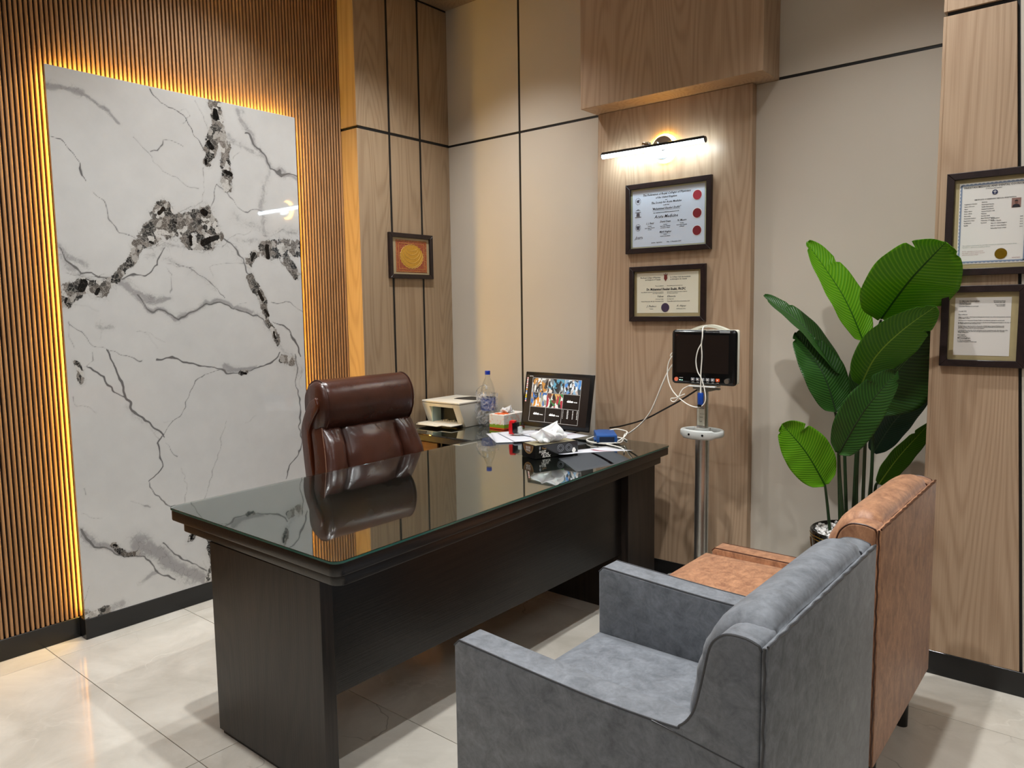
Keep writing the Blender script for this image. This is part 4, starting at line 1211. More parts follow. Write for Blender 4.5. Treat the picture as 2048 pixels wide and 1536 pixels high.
m.build('gold_lines', GOLDL, t)

# ------------------------------------------------------------------ wall lamp
lamp = thing('picture_lamp', 'lit chrome bar lamp with round glowing backplate above the certificates', 'wall lamp', (-1.827, YC, 2.185))
p = MB(); p.cyl((0, -.001, 0), (0, -.012, 0), .070, n=40); p.build('glow_ring', emit('warm_halo', (1, .60, .12, 1), 22), lamp)
p = MB(); p.cyl((0, -.012, 0), (0, -.030, 0), .0585, n=40); p.build('backplate', plain('satin_chrome', '#dfe1e3', .22, metal=1), lamp)
xa, xb, yl = -2.135 + 1.827, -1.575 + 1.827, -.088
p = MB(); p.tube([(0, -.03, .0), (0, -.06, .012), (0, yl, .018)], .006, n=10); p.cyl((0, -.03, 0), (0, -.045, 0), .014); p.build('arm', CHROME, lamp)
p = MB(); p.box(-.075, -.035, yl - .012, yl + .012, .008, .026, bev=.003); p.build('pivot_block', CHROME, lamp)
p = MB(); p.box(xa, xb, yl - .012, yl + .012, -.003, .010, bev=.002); p.cyl((xb, yl, -.006), (xb + .004, yl, -.006), .0145, n=20); p.cyl((xa - .004, yl, -.006), (xa, yl, -.006), .0145, n=20)
p.build('housing', plain('dark_chrome', '#3a3b3d', .2, metal=.8), lamp)
p = MB(); p.cyl((xa, yl, -.009), (xb, yl, -.009), .0115, n=20); p.build('diffuser_tube', emit('cool_white_tube', (.74, .90, 1, 1), 24), lamp)

# ------------------------------------------------------------------ things on the desks
def bx(name, label, cat, loc, rz): return thing(name, label, cat, loc, rz)
# printer
PRW = plain('printer_ivory', '#d9d4c6', .4); PRD = plain('printer_dark_grey', '#0e0e0d', .45)
pr = thing('printer', 'white flatbed inkjet printer with open front tray on the side cabinet', 'printer', (-3.128, 3.275, RZ + .001), R(1))
w2, d2 = .152, .135
side = [(-d2 - .035, .135), (-d2 - .033, .122), (-d2 + .01, .018), (-d2 + .02, .0), (d2, 0), (d2, .135)]
for s in (-1, 1):
    b = MB(); x0 = s * w2; x1 = s * (w2 - .055)
    b.prism([(x0, y, z) for y, z in side], (x1 - x0, 0, 0), bev=.003); b.build('side_cheek', PRW, pr)
b = MB(); b.box(-w2 + .05, w2 - .05, -d2 + .06, d2 - .002, .0, .132); b.build('body', PRD, pr)
b = MB(); b.prism([(-w2 + .055, -d2 - .034, .134), (-w2 + .055, -d2 - .031, .115), (-w2 + .055, -d2 + .06, .115), (-w2 + .055, -d2 + .06, .134)], (2 * w2 - .11, 0, 0)); b.build('front_lip', PRW, pr)
b = MB(); b.box(-w2 + .055, w2 - .055, -d2 - .002, -d2 + .06, .002, .02); b.build('lower_lip', PRW, pr)
b = MB(); b.box(-w2 + .056, -w2 + .064, -d2 - .012, -d2 + .06, .02, .115); b.build('inner_wall', plain('pale_blue_grey_plastic', '#9fb2ae', .4), pr)
b = MB(); b.box(-w2 - .002, w2 + .002, -d2 - .037, d2 + .002, .1365, .15, bev=.005, seg=3); b.build('scanner_lid', PRW, pr)
b = MB(); b.prism([(-.03, .01, .1502), (-.01, -.04, .1502), (.145, -.03, .1502), (.145, .11, .1502), (.0, .11, .1502)], (0, 0, .001)); b.build('dark_lid_inlay', PRD, pr)
b = MB(); b.box(-w2 + .005, w2 - .02, -d2 - .085, -d2 + .02, .013, .018, bev=.001); b.box(-w2 + .03, w2 - .10, -d2 - .12, -d2 - .08, .013, .016, bev=.001); b.build('paper_tray', PRW, pr)
b = MB()
for k in range(9): b.box(-w2 + .075 + k * .02, -w2 + .085 + k * .02, -d2 + .045, -d2 + .061, .02, .023 + .003 * (k % 3))
b.build('feed_rollers', PRW, pr)

# water bottle and the bag round it
BTL = clear_mat('clear_bottle_plastic', (.93, .95, .96, 1), base=.05, power=2.2, edge=.75)
wb_ = thing('water_bottle', 'large clear water bottle with blue cap beside the printer', 'bottle', (-2.925, 3.305, RZ + .0008))
prof = [(.028, 0), (.042, .006), (.044, .03), (.041, .05), (.044, .07), (.044, .16), (.043, .19), (.040, .215), (.032, .245), (.021, .272), (.0145, .285), (.0145, .306)]
b = MB(); b.lathe((0, 0, 0), prof, 32); b.build('bottle_body', BTL, wb_, smooth=60)
b = MB(); b.lathe((0, 0, 0), [(.016, .302), (.016, .323), (.014, .3255)], 24); b.build('cap', plain('blue_cap', '#1138a8', .3), wb_)
b = MB(); b.lathe((0, 0, 0), [(.0448, .09), (.0450, .168)], 32, cap=False); lb = b.build('label_band', plain('blue_bottle_label', '#3a4a86', .35, noise=.35, nscale=60), wb_)
BAG, N, L, b_ = nt('thin_carrier_bag')
b_.inputs['Base Color'].default_value = (.82, .82, .84, 1); b_.inputs['Roughness'].default_value = .22
tcn = N.new('ShaderNodeTexCoord'); nzn = N.new('ShaderNodeTexNoise'); nzn.inputs['Scale'].default_value = 24; nzn.inputs['Detail'].default_value = 5; nzn.inputs['Distortion'].default_value = 2.0
L.new(tcn.outputs['Object'], nzn.inputs['Vector']); bpn = N.new('ShaderNodeBump'); bpn.inputs['Distance'].default_value = .02; bpn.inputs['Strength'].default_value = 1
L.new(nzn.outputs['Fac'], bpn.inputs['Height']); L.new(bpn.outputs[0], b_.inputs['Normal'])
al_ = mathn(N, L, 'MULTIPLY_ADD', nzn.outputs['Fac'], 2.4, True); N[-1].inputs[2].default_value = -.88
L.new(mathn(N, L, 'MULTIPLY', al_, .75), b_.inputs['Alpha'])
rng = random.Random(3)
def bag_ring(z, rx, ry, cx, cy, seed, amp=.006):
    return [(cx + (rx + amp * math.sin(5 * a + seed) + amp * .7 * math.sin(11 * a + seed * 2.3)) * math.cos(a), cy + (ry + amp * math.sin(4 * a + seed * 1.7)) * math.sin(a), z) for a in [2 * math.pi * k / 48 for k in range(48)]]
b = MB()
b.loft([bag_ring(.002, .05, .05, -.005, 0, 0), bag_ring(.02, .058, .058, -.008, -.01, 1), bag_ring(.05, .062, .062, -.012, -.012, 2), bag_ring(.09, .064, .064, -.012, -.014, 3, .008), bag_ring(.13, .064, .064, -.008, -.012, 4, .008), bag_ring(.165, .062, .060, -.004, -.01, 5, .01), bag_ring(.195, .055, .055, -.002, -.006, 6, .012)], True, False)
bag = b.build('carrier_bag', BAG, smooth=80)
bag.location = (-2.915, 3.300, RZ + .0008)
tag(bag, 'crumpled translucent plastic bag wrapped around the water bottle', 'bag')
b = MB()
hp_ = smooth_path([(-.075, -.02, .15), (-.082, -.02, .19), (-.055, -.02, .225), (-.01, -.02, .24), (.0, -.02, .215)], 6)
b.loft([[(q.x - .004, q.y, q.z - .004), (q.x + .004, q.y + .006, q.z + .004), (q.x + .002, q.y - .008, q.z + .003)] for q in hp_], True, True)
b.build('bag_handle', BAG, bag)

# bright tissue box
def crumple(name, mat, parent, loc, sc=(1, 1, 1), seed=1, rz=0, n=26):
    """a pulled-up tissue: folded sheets gathered at the slot, fanning out and ending in off-centre points"""
    r = random.Random(seed)
    b = MB()
    for q, (tx, ty, h, spread) in enumerate(((.030, .012, .078, .020), (-.022, -.014, .055, .026), (.004, .022, .048, .030))):
        ph = r.uniform(0, 6)
        rings = []
        for i in range(12):
            t = i / 11
            rad = (.010 + spread * math.sin(math.pi * min(1, t * 1.15)) ** .8) * (1 - t ** 3) + .0012
            cx, cy = tx * t ** 1.5, ty * t ** 1.5
            ring = []
            for k in range(n):
                a = 2 * math.pi * k / n
                fold = 1 + .42 * math.sin(3 * a + ph + 2.2 * t) + .22 * math.sin(7 * a + ph * 2 - 3 * t)
                ring.append((cx + rad * fold * math.cos(a), cy + .62 * rad * fold * math.sin(a), h * t + .010 * math.sin(2 * a + ph) * math.sin(math.pi * t)))
            rings.append(ring)
        b.loft(rings, True, True)
    o = b.build(name, mat, parent, smooth=28)
    o.location = loc; o.scale = sc; o.rotation_euler = (0, 0, rz)
    return o
TIS = plain('white_tissue', '#ecebe8', .8)
TIS.node_tree.nodes['Principled BSDF'].inputs['Subsurface Weight'].default_value = .1
TBX, N, L, b_ = nt('grass_and_orange_printed_card')
tc = N.new('ShaderNodeTexCoord'); sx = N.new('ShaderNodeSeparateXYZ'); L.new(tc.outputs['Object'], sx.inputs[0])
nz = N.new('ShaderNodeTexNoise'); nz.inputs['Scale'].default_value = 150; mpn = N.new('ShaderNodeMapping'); mpn.inputs['Scale'].default_value = (1, 1, .15); L.new(tc.outputs['Object'], mpn.inputs[0]); L.new(mpn.outputs[0], nz.inputs['Vector'])
zz_ = mathn(N, L, 'ADD', sx.outputs[2], mathn(N, L, 'MULTIPLY', nz.outputs['Fac'], .022))
f1 = mathn(N, L, 'LESS_THAN', zz_, .040); f2 = mathn(N, L, 'LESS_THAN', sx.outputs[2], .009)
n5 = N.new('ShaderNodeTexNoise'); n5.inputs['Scale'].default_value = 60; L.new(tc.outputs['Object'], n5.inputs['Vector'])
pk = mathn(N, L, 'MULTIPLY', mathn(N, L, 'GREATER_THAN', n5.outputs['Fac'], .60), .5)
c = mixc(N, L, pk, rgb('#e9e6df'), rgb('#e6a58c')); c = mixc(N, L, f1, c, rgb('#7d9a22')); c = mixc(N, L, f2, c, rgb('#d2481c'))
L.new(c, b_.inputs['Base Color'])
tb = thing('tissue_box', 'white tissue box with orange flower and green grass print, on the side cabinet', 'tissue box', (-2.783, 3.310, RZ + .0008), R(0))
b = MB(); b.box(-.056, .056, -.095, .095, 0, .085, bev=.0012, seg=1); b.build('carton', TBX, tb)
b = MB(); b.prism([(.043 * (1 + .2 * math.cos(9 * a)) * math.cos(a), -.045 + .04 * (1 + .2 * math.cos(9 * a)) * math.sin(a), .0851) for a in [2 * math.pi * k / 54 for k in range(54)]], (0, 0, .0004)); b.build('orange_flower_print', plain('orange_print', '#e0642a', .5, noise=.25, nscale=60), tb, smooth=0)
crumple('tissue', TIS, tb, (-.005, .0, .083), (.9, .9, .62), 5)

# black tissue box
BCARD = plain('black_glossy_card', '#0b0a0a', .18)
pA, pB, pC = Vector((-1.986, 2.570)), Vector((-2.087, 2.609)), Vector((-1.936, 2.801))
ang = math.atan2((pA - pB).y, (pA - pB).x)
tb = thing('tissue_box', 'black tissue box with gold emblem at the front of the desk', 'tissue box', (-2.012, 2.693, DT + .0008), ang + R(3))
lx, ly = .054, .118
b = MB(); b.box(-lx, lx, -ly, ly, 0, .060, bev=.0012, seg=1); b.build('carton', BCARD, tb)
b = MB(); b.box(-lx + .006, lx - .006, -ly + .008, ly - .008, .0602, .0606); b.build('top_print', plain('gold_and_grey_print', '#8d8468', .35, noise=.4, nscale=50), tb)
GP = plain('gold_print_on_card', '#b08a55', .3, metal=.4)
b = MB(); b.prism([(.0 + .040 * math.cos(a), -ly - .0002, .058 - .0 + .040 * math.sin(a)) for a in [math.pi + math.pi * k / 24 for k in range(25)]], (0, -.0004, 0)); b.build('gold_half_disc', GP, tb, smooth=0)
b = MB(); b.prism([(.0 + .034 * math.cos(a), -ly - .0007, .058 + .034 * math.sin(a)) for a in [math.pi + math.pi * k / 24 for k in range(25)]], (0, -.0003, 0)); b.build('brown_half_disc', plain('brown_print', '#6b4526', .3), tb, smooth=0)
WI = plain('white_print', '#e8e4dc', .4)
Mf = Matrix(((1, 0, 0, 0), (0, 0, -1, -ly - .0014), (0, 1, 0, 0), (0, 0, 0, 1)))
text_mesh([('ROSE', 0, .042, .015, 'CENTER', 0, .0004, 1), ('PETAL', 0, .030, .013, 'CENTER', 0, .0004, 1)], 'emblem_lettering', WI, tb, Mf)
Ml = Matrix(((0, 0, 1, lx + .0006), (1, 0, 0, 0), (0, 1, 0, 0), (0, 0, 0, 1)))
text_mesh([('ROSE', -.098, .026, .015, 'LEFT', .25, .0004, 1), ('PETAL', -.086, .015, .015, 'LEFT', .25, .0004, 1), ('BLACK', -.080, .004, .014, 'LEFT', .25, .0004, 1)], 'white_lettering', WI, tb, Ml)
text_mesh([('Toyo', -.082, .041, .011, 'LEFT', .2, .0003, 1)], 'gold_lettering', GP, tb, Ml)
b = MB(); b.prism([(lx + .0004, -.095 + q[0], .040 + q[1]) for q in ((0, 0), (.006, .002), (.007, .012), (.002, .016), (-.003, .008))], (.0004, 0, 0))
for cy_, cz_ in ((.02, .036), (.066, .034)):
    for r_ in (.011, .018): b.tube([(lx + .0004, cy_ + r_ * math.cos(2 * math.pi * k / 20), cz_ + r_ * .9 * math.sin(2 * math.pi * k / 20)) for k in range(20)], .0008, n=4, closed=True)
b.build('grey_swirl_print', plain('grey_print', '#8d8f95', .35), tb)['kind'] = 'stuff'
b = MB(); b.prism([(lx + .0008, .094 + .010 * (1 + .15 * math.cos(6 * a)) * math.cos(a), .018 + .013 * math.sin(a)) for a in [2 * math.pi * k / 24 for k in range(24)]], (.0004, 0, 0)); b.build('white_badge', WI, tb, smooth=0)
ts = crumple('tissue', TIS, tb, (0, -.01, .058), (1.5, 2.0, 1.2), 9, R(60))

# sheets of paper
PAP = plain('office_paper', '#e6e7ec', .6)
for m_ in (PAP, TIS):
    N, L = m_.node_tree.nodes, m_.node_tree.links
    tl = N.new('ShaderNodeBsdfTranslucent'); tl.inputs[0].default_value = (.85, .85, .88, 1)
    mx = N.new('ShaderNodeMixShader'); mx.inputs[0].default_value = .35
    L.new(N['Principled BSDF'].outputs[0], mx.inputs[1]); L.new(tl.outputs[0], mx.inputs[2]); L.new(mx.outputs[0], N['Material Output'].inputs[0])
MAR = plain('maroon_print_bar', '#8d2f45', .6)
def sheet(label, cx, cy, rz, z, lift=None, bars=(), sz=(.21, .297), grp=None):
    nx, ny = 8, 10
    bm = bmesh.new(); vv = {}
    def zf(u, v): return (lift(u, v) if lift else 0)
    for i in range(nx + 1):
        for j in range(ny + 1):
            u, v = i / nx, j / ny
            vv[i, j] = bm.verts.new(((u - .5) * sz[0], (v - .5) * sz[1], zf(u, v)))
    for i in range(nx):
        for j in range(ny): bm.faces.new((vv[i, j], vv[i + 1, j], vv[i + 1, j + 1], vv[i, j + 1]))
    me = bpy.data.meshes.new('paper_sheet'); bm.to_mesh(me); bm.free(); me.materials.append(PAP); me.shade_smooth()
    o = bpy.data.objects.new('paper_sheet', me); col.objects.link(o)
    so = o.modifiers.new('thickness', 'SOLIDIFY'); so.thickness = .0004; so.offset = 1
    o.location = (cx, cy, z); o.rotation_euler = (0, 0, rz)
    tag(o, label, 'paper', grp)
    for k, (u0, u1, v0, v1) in enumerate(bars):
        m = MB()
        n = 6
        for i in range(n):
            for s_ in (1, -1):
                a, b2 = u0 + (u1 - u0) * i / n, u0 + (u1 - u0) * (i + 1) / n
                e_ = .0009 if s_ > 0 else -.0005
                m.quad(*[((u - .5) * sz[0], (v - .5) * sz[1], zf(u, v) + e_) for u, v in ((a, v0), (b2, v0), (b2, v1), (a, v1))])
        m.build('printed_bar', MAR, o, smooth=0, recalc=False)
    return o
c0 = Vector((-2.36, 3.03))
specs = [(-2.45, 2.945, 52, 0), (-2.42, 3.01, 62, .0012), (-2.43, 2.94, 46, .0024), (-2.345, 3.02, 72, .0036), (-2.39, 2.985, 58, .0048)]
for k, (x, y, a, dz) in enumerate(specs):
    lf = (lambda u, v, k=k: .0022 * math.sin(3 * u + k) ** 2 * v)
    sheet(('white paper sheet spread furthest left under the stack by the red stamp', 'white paper sheet in the loose stack by the red stamp')[k > 0], x, y, R(a), DT + .001 + dz * 1.7, lf, grp='loose papers stacked under the red stamp' if k else None)
sheet('top sheet of the paper stack with thin maroon rules, next to the monitor', -2.255, 3.05, R(78), DT + .0155, lambda u, v: .004 * u, bars=((.62, .98, .30, .318), (.62, .98, .36, .37), (.08, .5, .80, .815)))
sheet('curled single white sheet with maroon bar at the front right of the desk', -1.853, 2.80, R(-24), DT + .003, lambda u, v: .040 * max(0, u - .1) ** 1.5 * (1 - .5 * v) + .004, bars=((.15, .95, .62, .68),))

# self-inking stamp lying on its side
st = thing('rubber_stamp', 'red and black self-inking stamp standing on the papers', 'stamp', (-2.425, 2.955, DT + .0185), R(18))
REDPL = plain('red_plastic', '#c8141a', .3)
b = MB(); b.prism([(-.034, -.018, 0), (-.036, -.018, .030), (-.032, -.018, .066), (-.026, -.018, .072), (-.002, -.018, .070), (-.002, -.018, .060), (-.016, -.018, .058), (-.014, -.018, .012), (-.006, -.018, .004), (-.010, -.018, 0)], (0, .036, 0), bev=.003); b.build('red_shell', REDPL, st)
b = MB(); b.box(-.014, .012, -.017, .017, .004, .062, bev=.002); b.build('ink_housing', BLKPL, st)
b = MB(); b.box(.012, .034, -.018, .018, .003, .068, bev=.001); b.build('clear_cover', clear_mat('clear_acrylic', (.95, .97, .97, 1), base=.06, power=2.5, edge=.7), st)
b = MB(); b.box(.014, .030, -.013, .013, .010, .040); b.build('die_plate', WHPL, st)

# computer monitor with camera views
mn = thing('computer_monitor', 'black computer monitor showing a grid of camera views, at the back of the desk', 'monitor', (-2.36, 3.19, DT + .001), 0)
tilt = Matrix.Translation((0, 0, .02)) @ Matrix.Rotation(R(-11), 4, 'X')
W_, H_ = .452, .300
b = MB(); b.box(-W_ / 2, W_ / 2, .0, .012, 0, H_, bev=.004, seg=2, M=tilt); b.box(-W_ / 2 + .03, W_ / 2 - .03, .012, .035, .03, H_ - .03, bev=.01, seg=2, M=tilt); b.build('casing', BLKPL, mn)
b = MB(); b.box(-.11, .11, -.02, .13, 0, .008, bev=.003); b.box(-.03, .03, .05, .075, .008, .14, bev=.004); b.build('stand', BLKPL, mn)
SCR = emit('dark_screen', '#17110e', .55); SCR.node_tree.nodes['Principled BSDF'].inputs['Roughness'].default_value = .25
def scr(nm, x0, x1, z0, z1, mat, y=-.0012, par=None):
    b = MB(); b.quad(*[tilt @ Vector(p) for p in ((x0, y, z0), (x1, y, z0), (x1, y, z1), (x0, y, z1))])
    return b.build(nm, mat, par or mn, smooth=0, recalc=False)
sc_ = scr('screen', -W_ / 2 + .010, W_ / 2 - .022, .022, H_ - .016, SCR, -.0006)
sx0, sx1, sz0, sz1 = -.172, .152, .030, .268
cwid, chei = (sx1 - sx0) / 3, (sz1 - sz0) / 3
def cam_mat(i):
    m, N, L, b = nt('camera_view_%s' % 'abcde'[i])
    tc = N.new('ShaderNodeTexCoord'); mp_ = N.new('ShaderNodeMapping'); mp_.inputs['Location'].default_value = (i * 3.1, i * 1.7, i); mp_.inputs['Rotation'].default_value = (0, R(25 + 30 * i), 0); mp_.inputs['Scale'].default_value = (1, 1, .55)
    L.new(tc.outputs['Object'], mp_.inputs[0])
    v = N.new('ShaderNodeTexVoronoi'); v.inputs['Scale'].default_value = 70; v.distance = 'CHEBYCHEV'
    dn = N.new('ShaderNodeTexNoise'); dn.inputs['Scale'].default_value = 18; L.new(mp_.outputs[0], dn.inputs['Vector']); dv = N.new('ShaderNodeVectorMath'); dv.operation = 'MULTIPLY_ADD'; dv.inputs[1].default_value = (.06, .06, .06); L.new(dn.outputs['Color'], dv.inputs[0]); L.new(mp_.outputs[0], dv.inputs[2]); L.new(dv.outputs[0], v.inputs['Vector'])
    s_ = N.new('ShaderNodeSeparateColor'); L.new(v.outputs['Color'], s_.inputs[0])
    cr = N.new('ShaderNodeValToRGB'); cr.color_ramp.interpolation = 'CONSTANT'
    pal = [['#2a2522', '#e8e4d8', '#c98a3c', '#50463e', '#f2f0ea', '#8d8378'], ['#32302f', '#cfe0e4', '#7d8588', '#e6d8c8', '#5aa0b8', '#1c1c1e'], ['#3d4448', '#4f8ed0', '#e8eef0', '#20262c', '#8fb0c8', '#c8b4a8'], ['#c8c0a8', '#e0902c', '#2c2a2a', '#ecebe4', '#3f6fb0', '#9d9a88'], ['#1e1512', '#b8283c', '#efe9e0', '#3f8a48', '#d8a860', '#6e3a28']][i]
    e = cr.color_ramp.elements
    e[0].position = 0; e[0].color = rgb(pal[0]); e[1].position = .18; e[1].color = rgb(pal[1])
    for q, h_ in zip((.36, .52, .68, .84), pal[2:]): k = e.new(q); k.color = rgb(h_)
    L.new(s_.outputs[0], cr.inputs['Fac']); L.new(cr.outputs['Color'], b.inputs['Emission Color']); b.inputs['Emission Strength'].default_value = .55
    b.inputs['Base Color'].default_value = (.02, .02, .02, 1)
    return m
for i, (cx_, cy_) in enumerate(((0, 2), (1, 2), (2, 2), (0, 1), (1, 1))):
    scr('camera_view', sx0 + cx_ * cwid + .002, sx0 + (cx_ + 1) * cwid - .002, sz0 + cy_ * chei + .002, sz0 + (cy_ + 1) * chei - .002, cam_mat(i), -.0014, sc_)
LN = emit('screen_line', '#b9b6b0', .5)
b = MB()
for k in range(4):
    b.quad(*[tilt @ Vector(p) for p in ((sx0, -.0016, sz0 + k * chei - .0006), (sx1, -.0016, sz0 + k * chei - .0006), (sx1, -.0016, sz0 + k * chei + .0006), (sx0, -.0016, sz0 + k * chei + .0006))])
    b.quad(*[tilt @ Vector(p) for p in ((sx0 + k * cwid - .0006, -.0016, sz0), (sx0 + k * cwid + .0006, -.0016, sz0), (sx0 + k * cwid + .0006, -.0016, sz1), (sx0 + k * cwid - .0006, -.0016, sz1))])
b.build('grid_lines', LN, sc_, smooth=0, recalc=False)
Mt = tilt @ Matrix(((1, 0, 0, 0), (0, 0, -1, -.0018), (0, 1, 0, 0), (0, 0, 0, 1)))
LT = emit('screen_lettering', '#f0eeea', .6)
tx = []
for cx_, cy_ in ((2, 1), (0, 0), (1, 0)):
    tx += [('dahua', sx0 + (cx_ + .42) * cwid, sz0 + (cy_ + .47) * chei, .017, 'CENTER', .3, .0006, 1), ('No link', sx0 + (cx_ + .76) * cwid, sz0 + (cy_ + .47) * chei, .007, 'CENTER', 0, .0002, 1)]
for r_ in range(6):
    for cc_, s_ in ((.08, '%d' % (r_ + 1)), (.36, '%d' % (300 + 7 * r_)), (.66, '%d' % (12 + r_)), (.92, 'ok')): tx.append((s_, sx0 + (2 + cc_) * cwid, sz0 + (.88 - r_ * .1) * chei, .006, 'CENTER', 0, .0002, 1))
tx.append(('2024  Mon', -.196, .274, .006, 'LEFT', 0, 0, 1))
text_mesh(tx, 'screen_lettering', LT, sc_, Mt)
icm = [emit('icon_%s' % n, c_, .6) for n, c_ in (('pink', '#c08a86'), ('white', '#b8aca6'), ('orange', '#b07a34'), ('blue', '#6f86a8'), ('yellow', '#b09a30'))]
for k in range(13):
    z = .268 - k * .0105
    scr('desktop_icon', -.212, -.203, z - .008, z, icm[(0, 1, 0, 1, 0, 1, 2, 3, 1, 4, 4, 3, 0)[k]], -.0014, sc_)

# blue power adaptor in its coil of white cable
BLU = plain('blue_plastic', '#1f4f8f', .38); BLUD = plain('dark_blue_recess', '#0a1b33', .5)
ad = thing('blue_sensor_box', 'flat blue plastic box lying in a coil of white cable on the desk', 'device', (-1.985, 3.115, DT + .011), R(-52))
b = MB(); b.box(-.085, .085, -.05, .05, 0, .036, bev=.003, seg=2); b.build('shell', BLU, ad)
b = MB(); b.prism([(-.085, -.040, .012), (-.125, -.028, .018), (-.125, .028, .018), (-.085, .040, .012)], (0, 0, .014), bev=.003); b.build('wedge_end', BLU, ad)
b = MB(); b.box(.0852, .088, -.036, .036, .004, .028); b.build('dark_socket', BLUD, ad)
b = MB()
for s in (-1, 1): b.box(-.02, .04, s * .046 - .012, s * .046 + .012, .0, .010, bev=.002)
b.build('mounting_ear', BLU, ad)
CABW = plain('white_cable', '#e4e1d6', .4)
cab = []
zc = DT + .0042
for k in range(20): cab.append((-1.985 + .098 * math.cos(.6 + k * .62), 3.13 + .105 * math.sin(.6 + k * .62), zc + .0003 * k + (.038 if k in (10, 11, 12) else .02 if k in (9, 13) else 0)))
hang = [(-1.93, 3.21, .775), (-1.86, 3.14, .80), (-1.79, 3.12, .85), (-1.73, 3.10, .91), (-1.69, 3.09, .98), (-1.655, 3.08, 1.05), (-1.62, 3.08, 1.12), (-1.585, 3.09, 1.17), (-1.56, 3.10, 1.20)]
b = MB(); b.tube(smooth_path(cab + hang, 5), .0034, n=8)
c = b.build('cable', CABW, smooth=60); tag(c, 'white cable coiled round the blue box and rising to the patient monitor', 'cable')
b = MB(); b.tube(smooth_path([(-1.93, 3.04, zc), (-1.86, 3.02, zc), (-1.80, 2.98, zc), (-1.765, 2.93, zc), (-1.752, 2.905, zc)], 5), .0032, n=8)
c = b.build('cable', CABW, smooth=60); tag(c, 'short white cable end curving to the right front edge of the desk', 'cable')
b = MB(); b.tube(smooth_path([(-2.10, 3.34, .775), (-2.0, 3.30, .80), (-1.85, 3.26, .85), (-1.70, 3.18, .92), (-1.58, 3.12, .98), (-1.49, 3.10, 1.035)], 6), .004, n=8)
c = b.build('power_cord', plain('black_cable', '#0e0d0d', .4), smooth=60); tag(c, 'black cable sloping from behind the desk up to the monitor stand', 'cable')

# ------------------------------------------------------------------ patient monitor on its rolling stand
PXC, PYC = -1.462, 3.10
sd = thing('rolling_stand', 'silver column stand with curved grey handle and wheels carrying the patient monitor', 'stand', (PXC, PYC, 0))
b = MB(); b.cyl((0, 0, .10), (0, 0, .84), .031, n=28); b.build('column', ALU, sd)
b = MB(); b.cyl((0, 0, .84), (0, 0, 1.03), .0255, n=28); uc = b.build('inner_tube', ALU, sd)
b = MB(); b.box(-.012, .022, -.0275, -.0262, .88, .955); b.build('sticker', plain('pale_sticker', '#b9b7a6', .5), uc)
text_mesh([('SN 2021', 0, .93, .007, 'LEFT', 0, 0, 1), ('0718', 0, .915, .007, 'LEFT', 0, 0, 1), ('REF', 0, .895, .007, 'LEFT', 0, 0, 1)], 'sticker_lettering', INK, uc, Matrix(((1, 0, 0, 0), (0, 0, -1, -.0278), (0, 1, 0, 0), (0, 0, 0, 1))))
GPL = plain('grey_white_plastic', '#b9bcb8', .35)
rings = []
for k in range(41):
    a = R(-180 + 360 * k / 40)
    q = (.092 * math.sin(a), -.004 - .060 * math.cos(a), .845 - .004 * math.cos(a))
    h_ = .020 if abs(a) < R(48) else .013
    n_ = Vector((math.sin(a), -math.cos(a), 0))
    rings.append([tuple(Vector(q) + n_ * u * .009 + Vector((0, 0, v * h_))) for u, v in ((1, -.7), (1, .7), (.6, 1), (-.6, 1), (-1, .7), (-1, -.7), (-.6, -1), (.6, -1))])
b = MB(); b.loft(rings, True, False); b.cyl((0, 0, .83), (0, 0, .866), .036, n=28); hd = b.build('handle', GPL, sd, smooth=60)
for s in (-1, 1):
    b = MB(); b.cyl((s * .032, -.066, .842), (s * .032, -.0705, .842), .005, n=12); b.build('screw', BLKPL, hd)
for k in range(5):
    a = R(72 * k + 145)
    dx, dy = math.cos(a), math.sin(a)
    L5 = .29
    b = MB(); b.loft([[tuple(Vector((dx, dy, 0)) * t_ + Vector((-dy, dx, 0)) * u * w_ + Vector((0, 0, z_ + v * .014))) for u, v in ((-1, -1), (1, -1), (1, .6), (.6, 1), (-.6, 1), (-1, .6))] for t_, w_, z_ in ((.02, .030, .10), (.12, .027, .095), (.24, .024, .083), (L5, .022, .078))]); lg = b.build('base_leg', GPL, sd, smooth=50)
    b = MB(); c_ = Vector((dx * (L5 - .02), dy * (L5 - .02), .028)); n_ = Vector((-dy, dx, 0))
    b.cyl(c_ - n_ * .018, c_ - n_ * .006, .028); b.cyl(c_ + n_ * .006, c_ + n_ * .018, .028); b.cyl(c_ + Vector((0, 0, .01)), c_ + Vector((0, 0, .042)), .009); b.build('castor', BLKPL, lg)
pm = thing('patient_monitor', 'black-fronted patient monitor with dark blank screen and orange buttons', 'medical monitor', (-1.440, 3.05, 1.035), R(0))
IVP = plain('ivory_plastic', '#cfcdbd', .4)
w_, h_ = .152, .240
Tm = Matrix.Translation((0, 0, .03))
b = MB(); b.box(-w_, w_, -.004, .024, 0, h_, bev=.016, seg=4, M=Tm); b.build('front_bezel', plain('glossy_black_bezel', '#07090b', .16), pm)
b = MB(); b.box(-w_ + .003, w_ + .001, .020, .040, .006, h_ + .001, bev=.009, seg=3, M=Tm); b.box(-w_ + .02, w_ - .03, .038, .11, .015, h_ - .006, bev=.02, seg=3, M=Tm); b.build('rear_case', IVP, pm)
b = MB(); b.box(-w_ + .028, w_ - .032, -.0052, -.0042, .052, h_ - .022, M=Tm); b.build('screen', plain('blank_screen', '#1d1816', .12), pm)
b = MB(); b.loft([[(x_, y_, z_ + .03) for y_, z_ in ((.05, zt), (.085, zt), (.085, zt - .012), (.05, zt - .012))] for x_, zt in [(-.095 + .19 * k / 14, h_ - .004 + .026 * math.sin(math.pi * k / 14)) for k in range(15)]]); b.build('carry_handle', IVP, pm, smooth=50)
